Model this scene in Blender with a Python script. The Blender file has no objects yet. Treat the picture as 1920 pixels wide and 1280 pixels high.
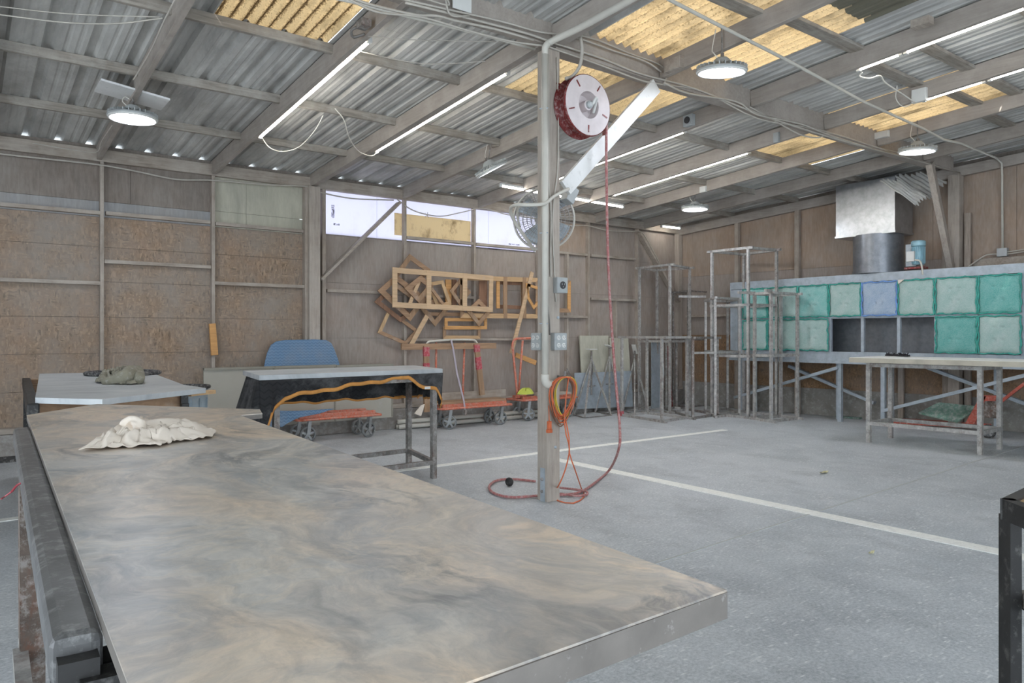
import bpy, bmesh, math, random
from mathutils import Vector, Matrix
random.seed(7)
S = bpy.context.scene
COL = S.collection
# ---------------------------------------------------------------- camera, world, exposure
FOC, CX, YH, CAMZ, AZ = 1375.4, 960.0, 627.6, 1.5, 0.9247
CAM = Vector((-4.205, -5.0487, CAMZ))
cd = bpy.data.cameras.new('camera'); cam = bpy.data.objects.new('camera', cd); COL.objects.link(cam)
cam.location = CAM; cam.rotation_euler = (math.pi/2, 0, AZ - math.pi/2)
cd.sensor_width = 36.0; cd.lens = FOC/1920*36; cd.shift_y = -(640-YH)/1920; cd.clip_end = 200; cd.clip_start = 0.02
S.camera = cam
S.view_settings.view_transform = 'Standard'; S.view_settings.look = 'None'
S.view_settings.gamma = 1; S.view_settings.use_curve_mapping = False
S.view_settings.exposure = 1.15
wd = bpy.data.worlds.new('sky'); S.world = wd; wd.use_nodes = True
bg = wd.node_tree.nodes['Background']
bg.inputs[0].default_value = (0.80, 0.90, 1.0, 1); bg.inputs[1].default_value = 2.2
sd = bpy.data.lights.new('sun', 'SUN'); sd.energy = 5.5; sd.angle = math.radians(2); sd.color = (1, .96, .9)
sun = bpy.data.objects.new('sun', sd); COL.objects.link(sun); sun.rotation_euler = (math.radians(14), math.radians(-34), 0)

# ---------------------------------------------------------------- measured pixel -> world point on a real plane
fx, fy = math.cos(AZ), math.sin(AZ); rx, ry = fy, -fx
def ray(px, py):
    u = (px-CX)/FOC; v = (YH-py)/FOC
    return Vector((fx+rx*u, fy+ry*u, v))
def at_z(px, py, z=0.0):
    d = ray(px, py); return CAM + d*((z-CAMZ)/d.z)
def at_y(px, py, Y):
    d = ray(px, py); return CAM + d*((Y-CAM.y)/d.y)
def at_x(px, py, X):
    d = ray(px, py); return CAM + d*((X-CAM.x)/d.x)
SL = 0.0735
def roofz(Y, off=0.0): return 3.70 + SL*(5.58-Y) + off      # off 0 = underside of the rafters, .2 = underside of the sheets
def at_r(px, py, off=0.0):
    d = ray(px, py); t = (roofz(CAM.y, off)-CAMZ)/(d.z+SL*d.y); return CAM + d*t
W = 5.58
def rwx(Y): return 8.35 + 0.076*(W-Y)
def at_rw(px, py, off=0.0):                                   # right wall, slightly out of square
    d = ray(px, py); t = (8.35-off+0.076*(W-CAM.y)-CAM.x)/(d.x+0.076*d.y); return CAM + d*t

# ---------------------------------------------------------------- mesh helpers
class MB:
    def __init__(s): s.v = []; s.f = []; s.sm = False
    def add(s, vs, fs):
        n = len(s.v); s.v += [Vector(v) for v in vs]; s.f += [tuple(i+n for i in f) for f in fs]; return s
    def box(s, c, d, M=None):
        c = Vector(c); h = Vector(d)/2
        vs = [Vector((x*h.x, y*h.y, z*h.z)) for x in (-1, 1) for y in (-1, 1) for z in (-1, 1)]
        if M: vs = [M @ v for v in vs]
        return s.add([v+c for v in vs], [(0,1,3,2),(4,6,7,5),(0,4,5,1),(2,3,7,6),(0,2,6,4),(1,5,7,3)])
    def bar(s, a, b, w, h, up=(0,0,1)):
        a = Vector(a); b = Vector(b); d = (b-a); L = d.length; d.normalize(); up = Vector(up)
        if abs(d.dot(up)) > .99: up = Vector((0,1,0)) if abs(d.y) < .9 else Vector((1,0,0))
        sx = d.cross(up).normalized(); uz = sx.cross(d).normalized()
        M = Matrix((sx, d, uz)).transposed()
        return s.box((a+b)/2, (w, L, h), M)
    def tube(s, pts, r, n=8, closed=False, caps=True):
        pts = [Vector(p) for p in pts]; N = len(pts); rings = []; prev = None
        for i, p in enumerate(pts):
            if closed: t = pts[(i+1) % N]-pts[i-1]
            else: t = pts[min(i+1, N-1)]-pts[max(i-1, 0)]
            if t.length < 1e-9: t = Vector((0,0,1))
            t.normalize()
            if prev is None:
                a = Vector((0,0,1)) if abs(t.z) < .9 else Vector((1,0,0)); prev = t.cross(a).normalized()
            else:
                prev = (prev - t*prev.dot(t))
                if prev.length < 1e-6: prev = t.cross(Vector((.3,.5,.8)))
                prev.normalize()
            b = t.cross(prev); rr = r[i] if isinstance(r, (list, tuple)) else r
            rings.append([p+(prev*math.cos(2*math.pi*k/n)+b*math.sin(2*math.pi*k/n))*rr for k in range(n)])
        base = len(s.v)
        for R in rings: s.v += R
        for i in range(N if closed else N-1):
            j = (i+1) % N
            for k in range(n):
                k2 = (k+1) % n; s.f.append((base+i*n+k, base+i*n+k2, base+j*n+k2, base+j*n+k))
        if not closed and caps:
            s.f.append(tuple(base+k for k in range(n))[::-1]); s.f.append(tuple(base+(N-1)*n+k for k in range(n)))
        return s
    def cyl(s, a, b, r, r2=None, n=20): return s.tube([a, b], [r, r if r2 is None else r2], n)
    def lathe(s, prof, c, ax=(0,0,1), n=32, cap=True):
        ax = Vector(ax).normalized(); u = ax.orthogonal().normalized(); w = ax.cross(u); base = len(s.v); c = Vector(c)
        for r, h in prof:
            for k in range(n):
                a = 2*math.pi*k/n; s.v.append(c+ax*h+(u*math.cos(a)+w*math.sin(a))*r)
        for i in range(len(prof)-1):
            for k in range(n):
                k2 = (k+1) % n; s.f.append((base+i*n+k, base+i*n+k2, base+(i+1)*n+k2, base+(i+1)*n+k))
        if cap:
            s.f.append(tuple(base+k for k in range(n))[::-1]); s.f.append(tuple(base+(len(prof)-1)*n+k for k in range(n)))
        return s
    def prism(s, poly, z0, z1):
        n = len(poly); vs = [(p[0], p[1], z0) for p in poly]+[(p[0], p[1], z1) for p in poly]
        return s.add(vs, [tuple(range(n))[::-1], tuple(range(n, 2*n))]+[(i, (i+1) % n, n+(i+1) % n, n+i) for i in range(n)])
    def plate(s, pts, nrm, t):                                # a flat polygon given thickness t along nrm
        pts = [Vector(p) for p in pts]; nrm = Vector(nrm).normalized()*t; n = len(pts)
        return s.add(pts+[p+nrm for p in pts], [tuple(range(n))[::-1], tuple(range(n, 2*n))]+[(i, (i+1) % n, n+(i+1) % n, n+i) for i in range(n)])
    def grid(s, fn, nu, nv, closed=False):
        base = len(s.v)
        for i in range(nu+1):
            for j in range(nv+1): s.v.append(Vector(fn(i/nu, j/nv)))
        for i in range(nu):
            for j in range(nv):
                a = base+i*(nv+1)+j; s.f.append((a, a+nv+1, a+nv+2, a+1))
        return s
    def build(s, name, mat, parent=None, smooth=False, bevel=0, solid=0, kind=None, subsurf=0, label=None):
        me = bpy.data.meshes.new(name); off = Vector((0,0,0))
        p = parent
        while p is not None: off += p.location; p = p.parent
        me.from_pydata([tuple(v-off) for v in s.v], [], s.f); me.update()
        bm = bmesh.new(); bm.from_mesh(me); bmesh.ops.recalc_face_normals(bm, faces=bm.faces); bm.to_mesh(me); bm.free()
        if smooth: me.polygons.foreach_set('use_smooth', [True]*len(me.polygons))
        me.materials.append(mat)
        o = bpy.data.objects.new(name, me); COL.objects.link(o); o.parent = parent
        if solid:
            m = o.modifiers.new('solid', 'SOLIDIFY'); m.thickness = solid; m.offset = 0
        if subsurf:
            m = o.modifiers.new('sub', 'SUBSURF'); m.levels = m.render_levels = subsurf
        if bevel:
            m = o.modifiers.new('bevel', 'BEVEL'); m.width = bevel; m.segments = 2; m.limit_method = 'ANGLE'
        if kind: o['kind'] = kind
        if label: o['label'] = label
        return o
def tag(o, label=None, cat=None, group=None, kind=None):
    if label: o['label'] = label
    if cat: o['category'] = cat
    if group: o['group'] = group
    if kind: o['kind'] = kind
    return o
def thing(name, loc, label, cat, group=None):
    o = bpy.data.objects.new(name, None); COL.objects.link(o); o.location = Vector(loc); o.empty_display_size = .1
    return tag(o, label, cat, group)
def struct(name, loc=(0,0,0)):
    o = bpy.data.objects.new(name, None); COL.objects.link(o); o.location = Vector(loc); o['kind'] = 'structure'; return o
def spline(pts, n=8):
    P = [Vector(p) for p in pts]; P = [P[0]*2-P[1]]+P+[P[-1]*2-P[-2]]; out = []
    for i in range(1, len(P)-2):
        for k in range(n):
            t = k/n; a, b, c, d = P[i-1], P[i], P[i+1], P[i+2]
            out.append(.5*((2*b)+(c-a)*t+(2*a-5*b+4*c-d)*t*t+(3*b-a-3*c+d)*t**3))
    out.append(P[-2]); return out

# ---------------------------------------------------------------- materials (all procedural)
def srgb(c):
    return tuple((x/255/12.92 if x/255 <= .04045 else ((x/255+.055)/1.055)**2.4) for x in c)+(1,)
class NT:
    def __init__(s, name):
        s.m = bpy.data.materials.new(name); s.m.use_nodes = True; s.t = s.m.node_tree; s.b = s.t.nodes['Principled BSDF']
        s.co = s.n('ShaderNodeTexCoord').outputs['Object']
    def n(s, ty, **kw):
        x = s.t.nodes.new(ty)
        for k, v in kw.items(): setattr(x, k, v)
        return x
    def l(s, a, b): s.t.links.new(a, b)
    def mapping(s, scale=(1,1,1), rot=(0,0,0), src=None):
        m = s.n('ShaderNodeMapping'); m.inputs['Scale'].default_value = scale; m.inputs['Rotation'].default_value = rot
        s.l(src or s.co, m.inputs[0]); return m.outputs[0]
    def noise(s, scale, detail=4, rough=.55, vec=None, dist=0):
        x = s.n('ShaderNodeTexNoise'); x.inputs['Scale'].default_value = scale; x.inputs['Detail'].default_value = detail
        x.inputs['Roughness'].default_value = rough; x.inputs['Distortion'].default_value = dist
        s.l(vec or s.co, x.inputs['Vector']); return x.outputs['Fac']
    def voro(s, scale, vec=None, out='Color', feature='F1'):
        x = s.n('ShaderNodeTexVoronoi', feature=feature); x.inputs['Scale'].default_value = scale
        s.l(vec or s.co, x.inputs['Vector']); return x.outputs[out]
    def ramp(s, fac, stops):
        x = s.n('ShaderNodeValToRGB'); r = x.color_ramp
        r.elements[0].position = stops[0][0]; r.elements[0].color = stops[0][1]
        r.elements[1].position = stops[-1][0]; r.elements[1].color = stops[-1][1]
        for p, c in stops[1:-1]: e = r.elements.new(p); e.color = c
        s.l(fac, x.inputs[0]); return x.outputs[0]
    def mask(s, fac, a, b): return s.ramp(fac, [(a, (0,0,0,1)), (b, (1,1,1,1))])
    def mix(s, fac, a, b, mode='MIX'):
        x = s.n('ShaderNodeMix', data_type='RGBA', blend_type=mode)
        if isinstance(fac, (int, float)): x.inputs[0].default_value = fac
        else: s.l(fac, x.inputs[0])
        for i, v in ((6, a), (7, b)):
            if isinstance(v, tuple): x.inputs[i].default_value = v
            else: s.l(v, x.inputs[i])
        return x.outputs[2]
    def math(s, op, a, b=0.):
        x = s.n('ShaderNodeMath', operation=op)
        for i, v in enumerate((a, b)):
            if isinstance(v, (int, float)): x.inputs[i].default_value = v
            else: s.l(v, x.inputs[i])
        return x.outputs[0]
    def bump(s, h, st=.3, d=.01):
        x = s.n('ShaderNodeBump'); x.inputs['Strength'].default_value = st; x.inputs['Distance'].default_value = d
        s.l(h, x.inputs['Height']); s.l(x.outputs[0], s.b.inputs['Normal'])
    def fin(s, col, rough=.7, metal=0., spec=None):
        if isinstance(col, tuple): s.b.inputs['Base Color'].default_value = col
        else: s.l(col, s.b.inputs['Base Color'])
        if isinstance(rough, (int, float)): s.b.inputs['Roughness'].default_value = rough
        else: s.l(rough, s.b.inputs['Roughness'])
        s.b.inputs['Metallic'].default_value = metal
        if spec is not None: s.b.inputs['Specular IOR Level'].default_value = spec
        return s.m
def simple(name, c, rough=.6, metal=0., var=.12, scale=6, dust=0.0, dustc=(178,176,172)):
    t = NT(name); c = srgb(c); n = t.noise(scale, 5)
    dk = tuple(x*(1-var*1.6) for x in c[:3])+(1,); lt = tuple(min(1, x*(1+var)) for x in c[:3])+(1,)
    col = t.ramp(n, [(.3, dk), (.7, lt)])
    if dust: col = t.mix(t.mask(t.noise(scale*3.1, 6, .7), .62-dust*.5, .85-dust*.3), col, srgb(dustc))
    t.bump(t.noise(scale*8, 4), .15, .003)
    return t.fin(col, rough, metal)
def wood(name, c, axis=0, dust=.4, var=.22, dustc=(186,178,168)):
    t = NT(name); c = srgb(c); sc = [14, 14, 14]; sc[axis] = 1.2
    n = t.noise(2.2, 6, .6, t.mapping(tuple(sc)), .6)
    col = t.ramp(n, [(.3, tuple(x*(1-var*1.5) for x in c[:3])+(1,)), (.7, tuple(x*(1+var) for x in c[:3])+(1,))])
    col = t.mix(t.mask(t.noise(2.3, 6, .7), .75-dust*.8, .95-dust*.3), col, srgb(dustc))
    t.bump(n, .25, .004); return t.fin(col, .8)
M = {}
# pinkish-grey dusty lumber
for ax, nm in ((0, 'lx'), (1, 'ly'), (2, 'lz')): M[nm] = wood('dusty_lumber_'+nm, (158,146,134), ax, .45)
M['raft'] = wood('dusty_rafter', (160,151,142), 1, .4, .1, (184,176,168))
M['purl'] = wood('dusty_purlin', (150,142,132), 0, .35, .25, (190,186,178))
M['post'] = wood('post_wood', (168,157,146), 2, .45, .18, (184,176,166))
M['pine'] = wood('pine', (196,162,122), 0, .15, .14); M['pinez'] = wood('pine_upright', (194,162,124), 2, .15, .14)
M['oak'] = wood('old_oak', (164,132,104), 0, .25, .2); M['oakz'] = wood('old_oak_upright', (158,128,100), 2, .25, .2)
M['walnut'] = wood('brown_board', (138,104,82), 2, .15, .2)
M['maple'] = wood('maple', (202,172,138), 0, .2, .12)
M['gold'] = wood('orange_pine', (204,154,98), 0, .05, .12)
def m_osb(name, base=(148,125,103), grey=.42):
    t = NT(name); geo = t.n('ShaderNodeNewGeometry')
    cs = []
    for rot, sc in (((0,.6,.3), (52,52,15)), ((0,-.8,.2), (46,46,13)), ((0,.1,.1), (15,46,52)), ((0,1.2,.1),(40,40,13))):
        cs.append(t.voro(1.0, t.mapping(sc, rot)))
    bw = []
    for c in cs:
        x = t.n('ShaderNodeRGBToBW'); t.l(c, x.inputs[0]); bw.append(x.outputs[0])
    m1 = t.mix(t.mask(t.noise(9, 3), .45, .55), bw[0], bw[1]); m2 = t.mix(t.mask(t.noise(7, 3, .5, t.mapping((1,1,1),(1,0,0))), .45, .55), bw[2], bw[3])
    mm = t.mix(t.mask(t.noise(12, 2), .45, .55), m1, m2)
    b = srgb(base)
    col = t.ramp(mm, [(.1, tuple(x*.5 for x in b[:3])+(1,)), (.3, tuple(x*.85 for x in b[:3])+(1,)), (.6, b), (.9, tuple(min(1, x*1.4) for x in b[:3])+(1,))])
    big = t.noise(1.1, 6, .65)
    col = t.mix(t.math('MULTIPLY', t.mask(big, .35, .65), grey+.35), col, srgb((148,141,134)))
    col = t.mix(t.math('MULTIPLY', t.mask(t.noise(2.3, 5, .7, t.mapping((1,1,.6),(2,1,0))), .52, .75), .35), col, srgb((164,131,106)))
    t.bump(mm, .2, .004); return t.fin(col, .85)
M['osb'] = m_osb('dusty_osb'); M['osb2'] = m_osb('warm_osb', (142,110,78), .1)
def m_ply(name, a=(154,139,129), g=.5):
    t = NT(name); n = t.noise(1.6, 6, .65, t.mapping((2.2,2.2,.8)), .8)
    b = srgb(a); col = t.ramp(n, [(.3, tuple(x*.78 for x in b[:3])+(1,)), (.7, tuple(min(1,x*1.12) for x in b[:3])+(1,))])
    col = t.mix(t.math('MULTIPLY', t.mask(t.noise(.9, 7, .7), .38, .62), g), col, srgb((158,153,148)))
    fine = t.noise(40, 3, .6, t.mapping((1,1,.15)))
    col = t.mix(.09, col, t.ramp(fine, [(.35, (.18,.15,.12,1)), (.65, (.7,.66,.6,1))]))
    t.bump(fine, .1, .003); return t.fin(col, .85)
M['ply'] = m_ply('dusty_plywood'); M['plyw'] = m_ply('warm_plywood', (162,139,120), .4); M['plyd'] = m_ply('grey_plywood', (126,114,104), .35)
M['plyg'] = m_ply('powder_dusted_plywood', (150,152,154), .8); M['cream'] = m_ply('cream_board', (186,184,166), .15)
def m_roof(name, c, st=.3):
    t = NT(name); b = srgb(c)
    n = t.noise(1.4, 6, .7, t.mapping((1.6,.5,1)), .4); col = t.ramp(n, [(.3, tuple(x*.62 for x in b[:3])+(1,)), (.68, tuple(min(1,x*1.3) for x in b[:3])+(1,))])
    st2 = t.mask(t.noise(3.2, 6, .75, t.mapping((1,.35,1))), .56, .72)
    col = t.mix(t.math('MULTIPLY', st2, st), col, srgb((128,120,104)))
    return t.fin(col, .6, .08)
M['roof'] = m_roof('dusty_galvanised_roof', (190,189,185)); M['roofb'] = m_roof('stained_roof', (118,114,98), .7)
def m_sky():
    t = NT('weathered_amber_fiberglass')
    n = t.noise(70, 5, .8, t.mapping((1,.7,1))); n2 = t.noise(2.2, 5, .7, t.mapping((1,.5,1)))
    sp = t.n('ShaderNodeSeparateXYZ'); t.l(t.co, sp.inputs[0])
    band = t.math('ADD', t.math('MULTIPLY', t.math('SINE', t.math('MULTIPLY', sp.outputs[0], 55.75)), .15), n)   # grime bands per corrugation, also painting in its weak ridge shading
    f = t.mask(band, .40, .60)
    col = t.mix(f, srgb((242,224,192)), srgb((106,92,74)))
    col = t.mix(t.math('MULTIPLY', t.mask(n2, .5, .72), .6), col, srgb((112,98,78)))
    tr = t.n('ShaderNodeBsdfTranslucent'); t.l(col, tr.inputs[0]); df = t.n('ShaderNodeBsdfDiffuse'); t.l(t.mix(.5, col, srgb((150,135,110))), df.inputs[0])
    mx = t.n('ShaderNodeMixShader'); mx.inputs[0].default_value = .5; t.l(tr.outputs[0], mx.inputs[1]); t.l(df.outputs[0], mx.inputs[2])
    t.l(mx.outputs[0], t.t.nodes['Material Output'].inputs[0]); return t.m
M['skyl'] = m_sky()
def m_trans(name, c, st=.2):
    t = NT(name); col = t.mix(t.math('MULTIPLY', t.mask(t.noise(2.5, 7, .75, t.mapping((1.4,1,1))), .52, .75), st), srgb(c), srgb((150,130,96)))
    tr = t.n('ShaderNodeBsdfTranslucent'); t.l(col, tr.inputs[0]); df = t.n('ShaderNodeBsdfDiffuse'); t.l(col, df.inputs[0])
    mx = t.n('ShaderNodeMixShader'); mx.inputs[0].default_value = .25; t.l(tr.outputs[0], mx.inputs[1]); t.l(df.outputs[0], mx.inputs[2])
    t.l(mx.outputs[0], t.t.nodes['Material Output'].inputs[0]); return t.m
M['wsheet'] = m_trans('white_translucent_sheet', (204,201,210), .15); M['wyel'] = m_trans('yellowed_translucent_sheet', (240,226,190), .75)
def m_floor():
    t = NT('dusty_concrete_floor')
    big = t.noise(.5, 7, .65); mid = t.noise(2.6, 7, .7, None, .5)
    col = t.ramp(big, [(.3, srgb((150,156,162))), (.5, srgb((172,178,182))), (.7, srgb((190,194,198)))])
    col = t.mix(t.math('MULTIPLY', t.mask(mid, .42, .66), .6), col, srgb((206,210,212)))
    col = t.mix(t.math('MULTIPLY', t.mask(t.noise(1.1, 7, .75, t.mapping((1.3,.8,1),(0,0,.5))), .5, .66), .6), col, srgb((134,140,144)))
    # scuffs: short pale strokes and flecks in several directions
    for i, (rot, sc) in enumerate((((0,0,.3),(9,40,1)), ((0,0,1.5),(8,44,1)), ((0,0,2.4),(6,30,1)), ((0,0,.9),(16,22,1)))):
        mp = t.mapping(sc, rot); v = t.voro(1.0, mp, 'Distance')
        inv = t.math('SUBTRACT', 1.0, t.mask(v, .10, .26))
        g = t.mask(t.noise(2.3+i*.7, 6, .75, t.mapping((1,1,1),(0,0,i*1.3))), .46, .58)
        col = t.mix(t.math('MULTIPLY', t.math('MULTIPLY', inv, g), .8), col, srgb((226,228,226)))
    fine = t.noise(55, 4, .8)
    col = t.mix(.22, col, t.ramp(fine, [(.38, (.16,.17,.18,1)), (.62, (1,1,1,1))]))
    t.bump(t.noise(14, 6, .7), .12, .004)
    return t.fin(col, t.ramp(mid, [(.3, (.38,.38,.38,1)), (.7, (.65,.65,.65,1))]), 0, .4)
M['floor'] = m_floor()
M['strip'] = simple('pale_concrete_strip', (238,238,232), .8, 0, .06, 20, .1)
M['scrib'] = simple('joint_line', (182,184,182), .8, 0, .06, 20)
def m_marble():
    t = NT('honed_marble')
    warp = t.n('ShaderNodeTexNoise'); warp.inputs['Scale'].default_value = 1.3; warp.inputs['Detail'].default_value = 5; t.l(t.co, warp.inputs['Vector'])
    vadd = t.n('ShaderNodeVectorMath', operation='MULTIPLY_ADD'); vadd.inputs[1].default_value = (.9,.9,.9); t.l(warp.outputs['Color'], vadd.inputs[0]); t.l(t.co, vadd.inputs[2])
    v = vadd.outputs[0]
    a = t.noise(1.25, 9, .66, t.mapping((1.5,.8,1),(0,0,.5), v), .9)
    b = t.noise(1.0, 6, .6, t.mapping((1.2,.7,1),(0,0,.3), v), .5)
    grey = t.ramp(a, [(.10, srgb((170,172,172))), (.28, srgb((104,110,116))), (.40, srgb((140,144,147))), (.50, srgb((180,178,174))), (.60, srgb((146,148,150))), (.78, srgb((196,192,186)))])
    tan = t.ramp(a, [(.10, srgb((196,186,172))), (.28, srgb((140,132,126))), (.40, srgb((176,162,148))), (.52, srgb((204,186,166))), (.62, srgb((172,164,156))), (.78, srgb((202,192,180)))])
    col = t.mix(t.mask(b, .44, .60), grey, tan); col = t.mix(1.0, col, (1.30,1.27,1.22,1), 'MULTIPLY')
    K = lambda v_: (v_, v_, v_, 1)
    w = t.noise(1.5, 8, .62, t.mapping((1.7,.5,1),(0,0,.6), v), .4); vm = t.ramp(w, [(.44, K(0)), (.50, K(1)), (.55, K(0))])
    col = t.mix(t.math('MULTIPLY', vm, t.math('MULTIPLY', t.mask(t.noise(2.1, 4), .40, .62), .75)), col, srgb((86,90,94)))
    w2 = t.noise(2.2, 8, .6, t.mapping((1,1.3,1),(0,0,-.5), v), .3); v2 = t.ramp(w2, [(.49, K(0)), (.515, K(1)), (.54, K(0))])
    col = t.mix(t.math('MULTIPLY', v2, .35), col, srgb((222,206,182)))
    str_ = t.noise(7, 8, .7, t.mapping((2.2,.5,1),(0,0,.75), v), .3); col = t.mix(t.math('MULTIPLY', t.mask(str_, .46, .62), .26), col, srgb((104,106,108)))
    sp = t.noise(22, 7, .8, v); col = t.mix(t.math('MULTIPLY', t.mask(sp, .42, .62), .22), col, srgb((108,110,110)))
    sp2 = t.noise(12, 8, .8, v); col = t.mix(t.math('MULTIPLY', t.mask(sp2, .52, .66), .28), col, srgb((196,190,178)))
    t.bump(sp, .04, .002); return t.fin(col, .33, 0, .5)
M['marble'] = m_marble()
def m_gslab():
    t = NT('pale_grey_marble'); a = t.noise(1.2, 8, .65, t.mapping((.8,2,1),(0,0,.6)), 1.4)
    col = t.ramp(a, [(.3, srgb((150,154,158))), (.5, srgb((184,188,190))), (.7, srgb((202,204,204)))])
    return t.fin(col, .4, 0, .5)
M['gslab'] = m_gslab()
M['slabedge'] = simple('shaded_slab_edge', (112,106,100), .6, 0, .12, 14, .05)  # edge tone darkened to paint in the shade on the slab sides
M['white'] = simple('white_slab', (226,226,220), .5, 0, .05, 3); M['whedge'] = simple('veined_edge', (186,180,164), .6, 0, .12, 5)
def m_steel(name, c=(150,150,148), rust=.25, metal=.5, rough=.5, dust=.3):
    t = NT(name); b = srgb(c); n = t.noise(9, 6, .7)
    col = t.ramp(n, [(.35, tuple(x*(.78 if rust < .06 else .6) for x in b[:3])+(1,)), (.6, b)])
    col = t.mix(t.math('MULTIPLY', t.mask(t.noise(6, 6, .75, t.mapping((1,1,.5))), .5, .62), rust), col, srgb((112,78,62)))
    col = t.mix(t.math('MULTIPLY', t.mask(t.noise(17, 5, .75), .48, .62), dust), col, srgb((206,204,200)))
    t.bump(n, .2, .002); return t.fin(col, rough, metal)
M['steel'] = m_steel('weathered_steel_tube', (176,174,170), .35, .15, .5, .5); M['steeld'] = m_steel('dark_steel_tube', (142,138,134), .5, .3, .6, .35)
M['galv'] = m_steel('galvanised_sheet', (176,186,194), .0, .2, .42, .05); M['galvd'] = m_steel('galvanised_duct', (186,190,194), .0, .85, .28, .03)
M['duct2'] = m_steel('sooty_duct', (136,140,146), .05, .6, .35, .04)
M['black'] = simple('black_steel', (48,47,46), .5, .3, .3, 8, .15, (120,118,114)); M['rail'] = simple('worn_rubber_rail', (98,98,98), .35, .1, .18, 7, .22, (170,170,168))
M['rust'] = m_steel('rusty_channel', (112,98,88), .9, .2, .7, .35); M['cablew'] = simple('dusty_cable', (186,180,170), .7, 0, .08)
M['cablec'] = simple('white_cord', (220,216,206), .6, 0, .05); M['cabled'] = simple('grey_cord', (120,116,112), .6, 0, .1)
M['pvc'] = simple('dusty_pvc', (200,196,186), .55, 0, .06, 5); M['whitep'] = simple('white_painted_wood', (226,226,224), .6, 0, .05, 4, .1)
M['boxg'] = simple('grey_box', (176,180,180), .5, .2, .06, 10); M['plate'] = simple('white_plate', (214,214,210), .5, 0, .04)
M['socket'] = simple('outlet_black', (60,60,62), .4, 0, .1); M['red'] = simple('dark_red_paint', (122,38,36), .5, .1, .2, 10, .25, (190,170,168))
M['reelw'] = simple('dusted_reel_face', (214,204,204), .6, 0, .06, 9); M['hose'] = simple('red_hose', (166,98,96), .5, 0, .15, 12, .35, (190,170,164))
M['ocord'] = simple('orange_cord', (206,104,62), .5, 0, .15, 14, .2, (170,120,100)); M['gcord'] = simple('brown_cord', (128,96,78), .5, 0, .15, 14)
M['ycord'] = simple('yellow_cord', (216,190,70), .5, 0, .1, 14); M['orange'] = simple('orange_paint', (206,104,74), .45, .05, .12, 9, .45, (200,160,146))
M['redt'] = simple('red_tape', (178,72,82), .5, 0, .12, 9, .3, (200,170,168)); M['wheel'] = simple('grey_rubber', (118,120,120), .7, 0, .15, 12, .2); M['hub'] = simple('hub_metal', (160,162,162), .45, .5, .15, 12)
M['tyred'] = simple('dark_rubber', (58,56,54), .7, 0, .2, 12, .2)
M['strap'] = simple('purple_grey_strap', (170,160,170), .7, 0, .08); M['bluebin'] = simple('blue_grey_plastic', (150,166,178), .5, 0, .08, 5, .2); M['drum'] = simple('dark_drum', (58,58,60), .6, .1, .2, 8, .3)
M['beige'] = simple('beige_panel', (172,168,156), .6, 0, .05, 2, .1); M['beiget'] = simple('beige_trim', (150,146,134), .6, .1, .08, 6)
M['concr'] = simple('curb_concrete', (138,132,126), .9, 0, .16, 3, .3); M['dark'] = simple('dark_rubber_strip', (62,60,58), .8, 0, .2, 5, .2)
M['block'] = simple('cinder_block', (142,138,132), .9, 0, .14, 4, .25)
M['lime'] = simple('lime_rag', (196,204,90), .9, 0, .1, 10); M['ragw'] = simple('cream_cotton', (226,214,200), .95, 0, .05, 9); M['ragg'] = simple('olive_canvas', (138,134,118), .95, 0, .12, 9, .2)
M['greenm'] = simple('green_pad', (108,140,126), .9, 0, .2, 6, .35); M['motor'] = simple('pale_blue_motor', (150,188,200), .4, .2, .08, 9); M['jack'] = simple('pallet_jack_red', (178,86,70), .5, .1, .15, 9, .25, (190,150,140))
M['brush'] = simple('black_bristle', (44,42,46), .9, 0, .4, 60); M['leaf'] = simple('dry_leaf', (196,188,150), .9, 0, .15, 30)
def m_quilt(name, c, c2, sc=34):
    t = NT(name); sp = t.n('ShaderNodeSeparateXYZ'); t.l(t.co, sp.inputs[0])
    zx = t.math('PINGPONG', t.math('MULTIPLY', sp.outputs[0], sc), 1.0); h = t.math('ADD', t.math('MULTIPLY', sp.outputs[2], sc*1.4), zx)
    st = t.math('PINGPONG', h, 1.0)
    col = t.mix(t.mask(st, .0, .35), srgb(c2), srgb(c)); col = t.mix(t.math('MULTIPLY', t.mask(t.noise(3, 6, .7), .45, .7), .35), col, srgb((150,150,150)))
    t.bump(st, .5, .006); return t.fin(col, .9)
M['blueq'] = m_quilt('blue_quilted_blanket', (112,142,172), (84,112,144)); M['blackq'] = m_quilt('black_quilted_blanket', (38,38,40), (24,24,26), 24); M['trimo'] = simple('orange_binding', (200,140,72), .8, 0, .1, 20)
def m_filter(name, c, c2):
    t = NT(name); n = t.noise(5, 7, .75); col = t.mix(t.mask(n, .35, .68), srgb(c), srgb(c2)); f = t.noise(70, 3, .6)
    col = t.mix(.12, col, t.ramp(f, [(.3, (.1,.2,.2,1)), (.7, (1,1,1,1))])); t.bump(f, .3, .004); return t.fin(col, .95)
M['fa'] = m_filter('teal_filter', (104,172,164), (150,188,182)); M['fb'] = m_filter('pale_filter', (146,178,170), (174,192,186)); M['fc'] = m_filter('deep_teal_filter', (78,160,150), (114,176,168)); M['fd'] = m_filter('blue_filter', (142,164,190), (170,184,198))
M['fea'] = simple('teal_filter_edge', (72,160,146), .9, 0, .15, 20); M['feb'] = simple('blue_filter_edge', (120,156,212), .9, 0, .12, 20)
def emit(name, c, st):
    m = bpy.data.materials.new(name); m.use_nodes = True; t = m.node_tree; t.nodes.clear()
    e = t.nodes.new('ShaderNodeEmission'); e.inputs[0].default_value = srgb(c); e.inputs[1].default_value = st; o = t.nodes.new('ShaderNodeOutputMaterial'); t.links.new(e.outputs[0], o.inputs[0]); return m
M['tube'] = emit('led_tube_light', (255,250,240), 16); M['bay'] = emit('led_disc_light', (236,242,255), 30)

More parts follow.
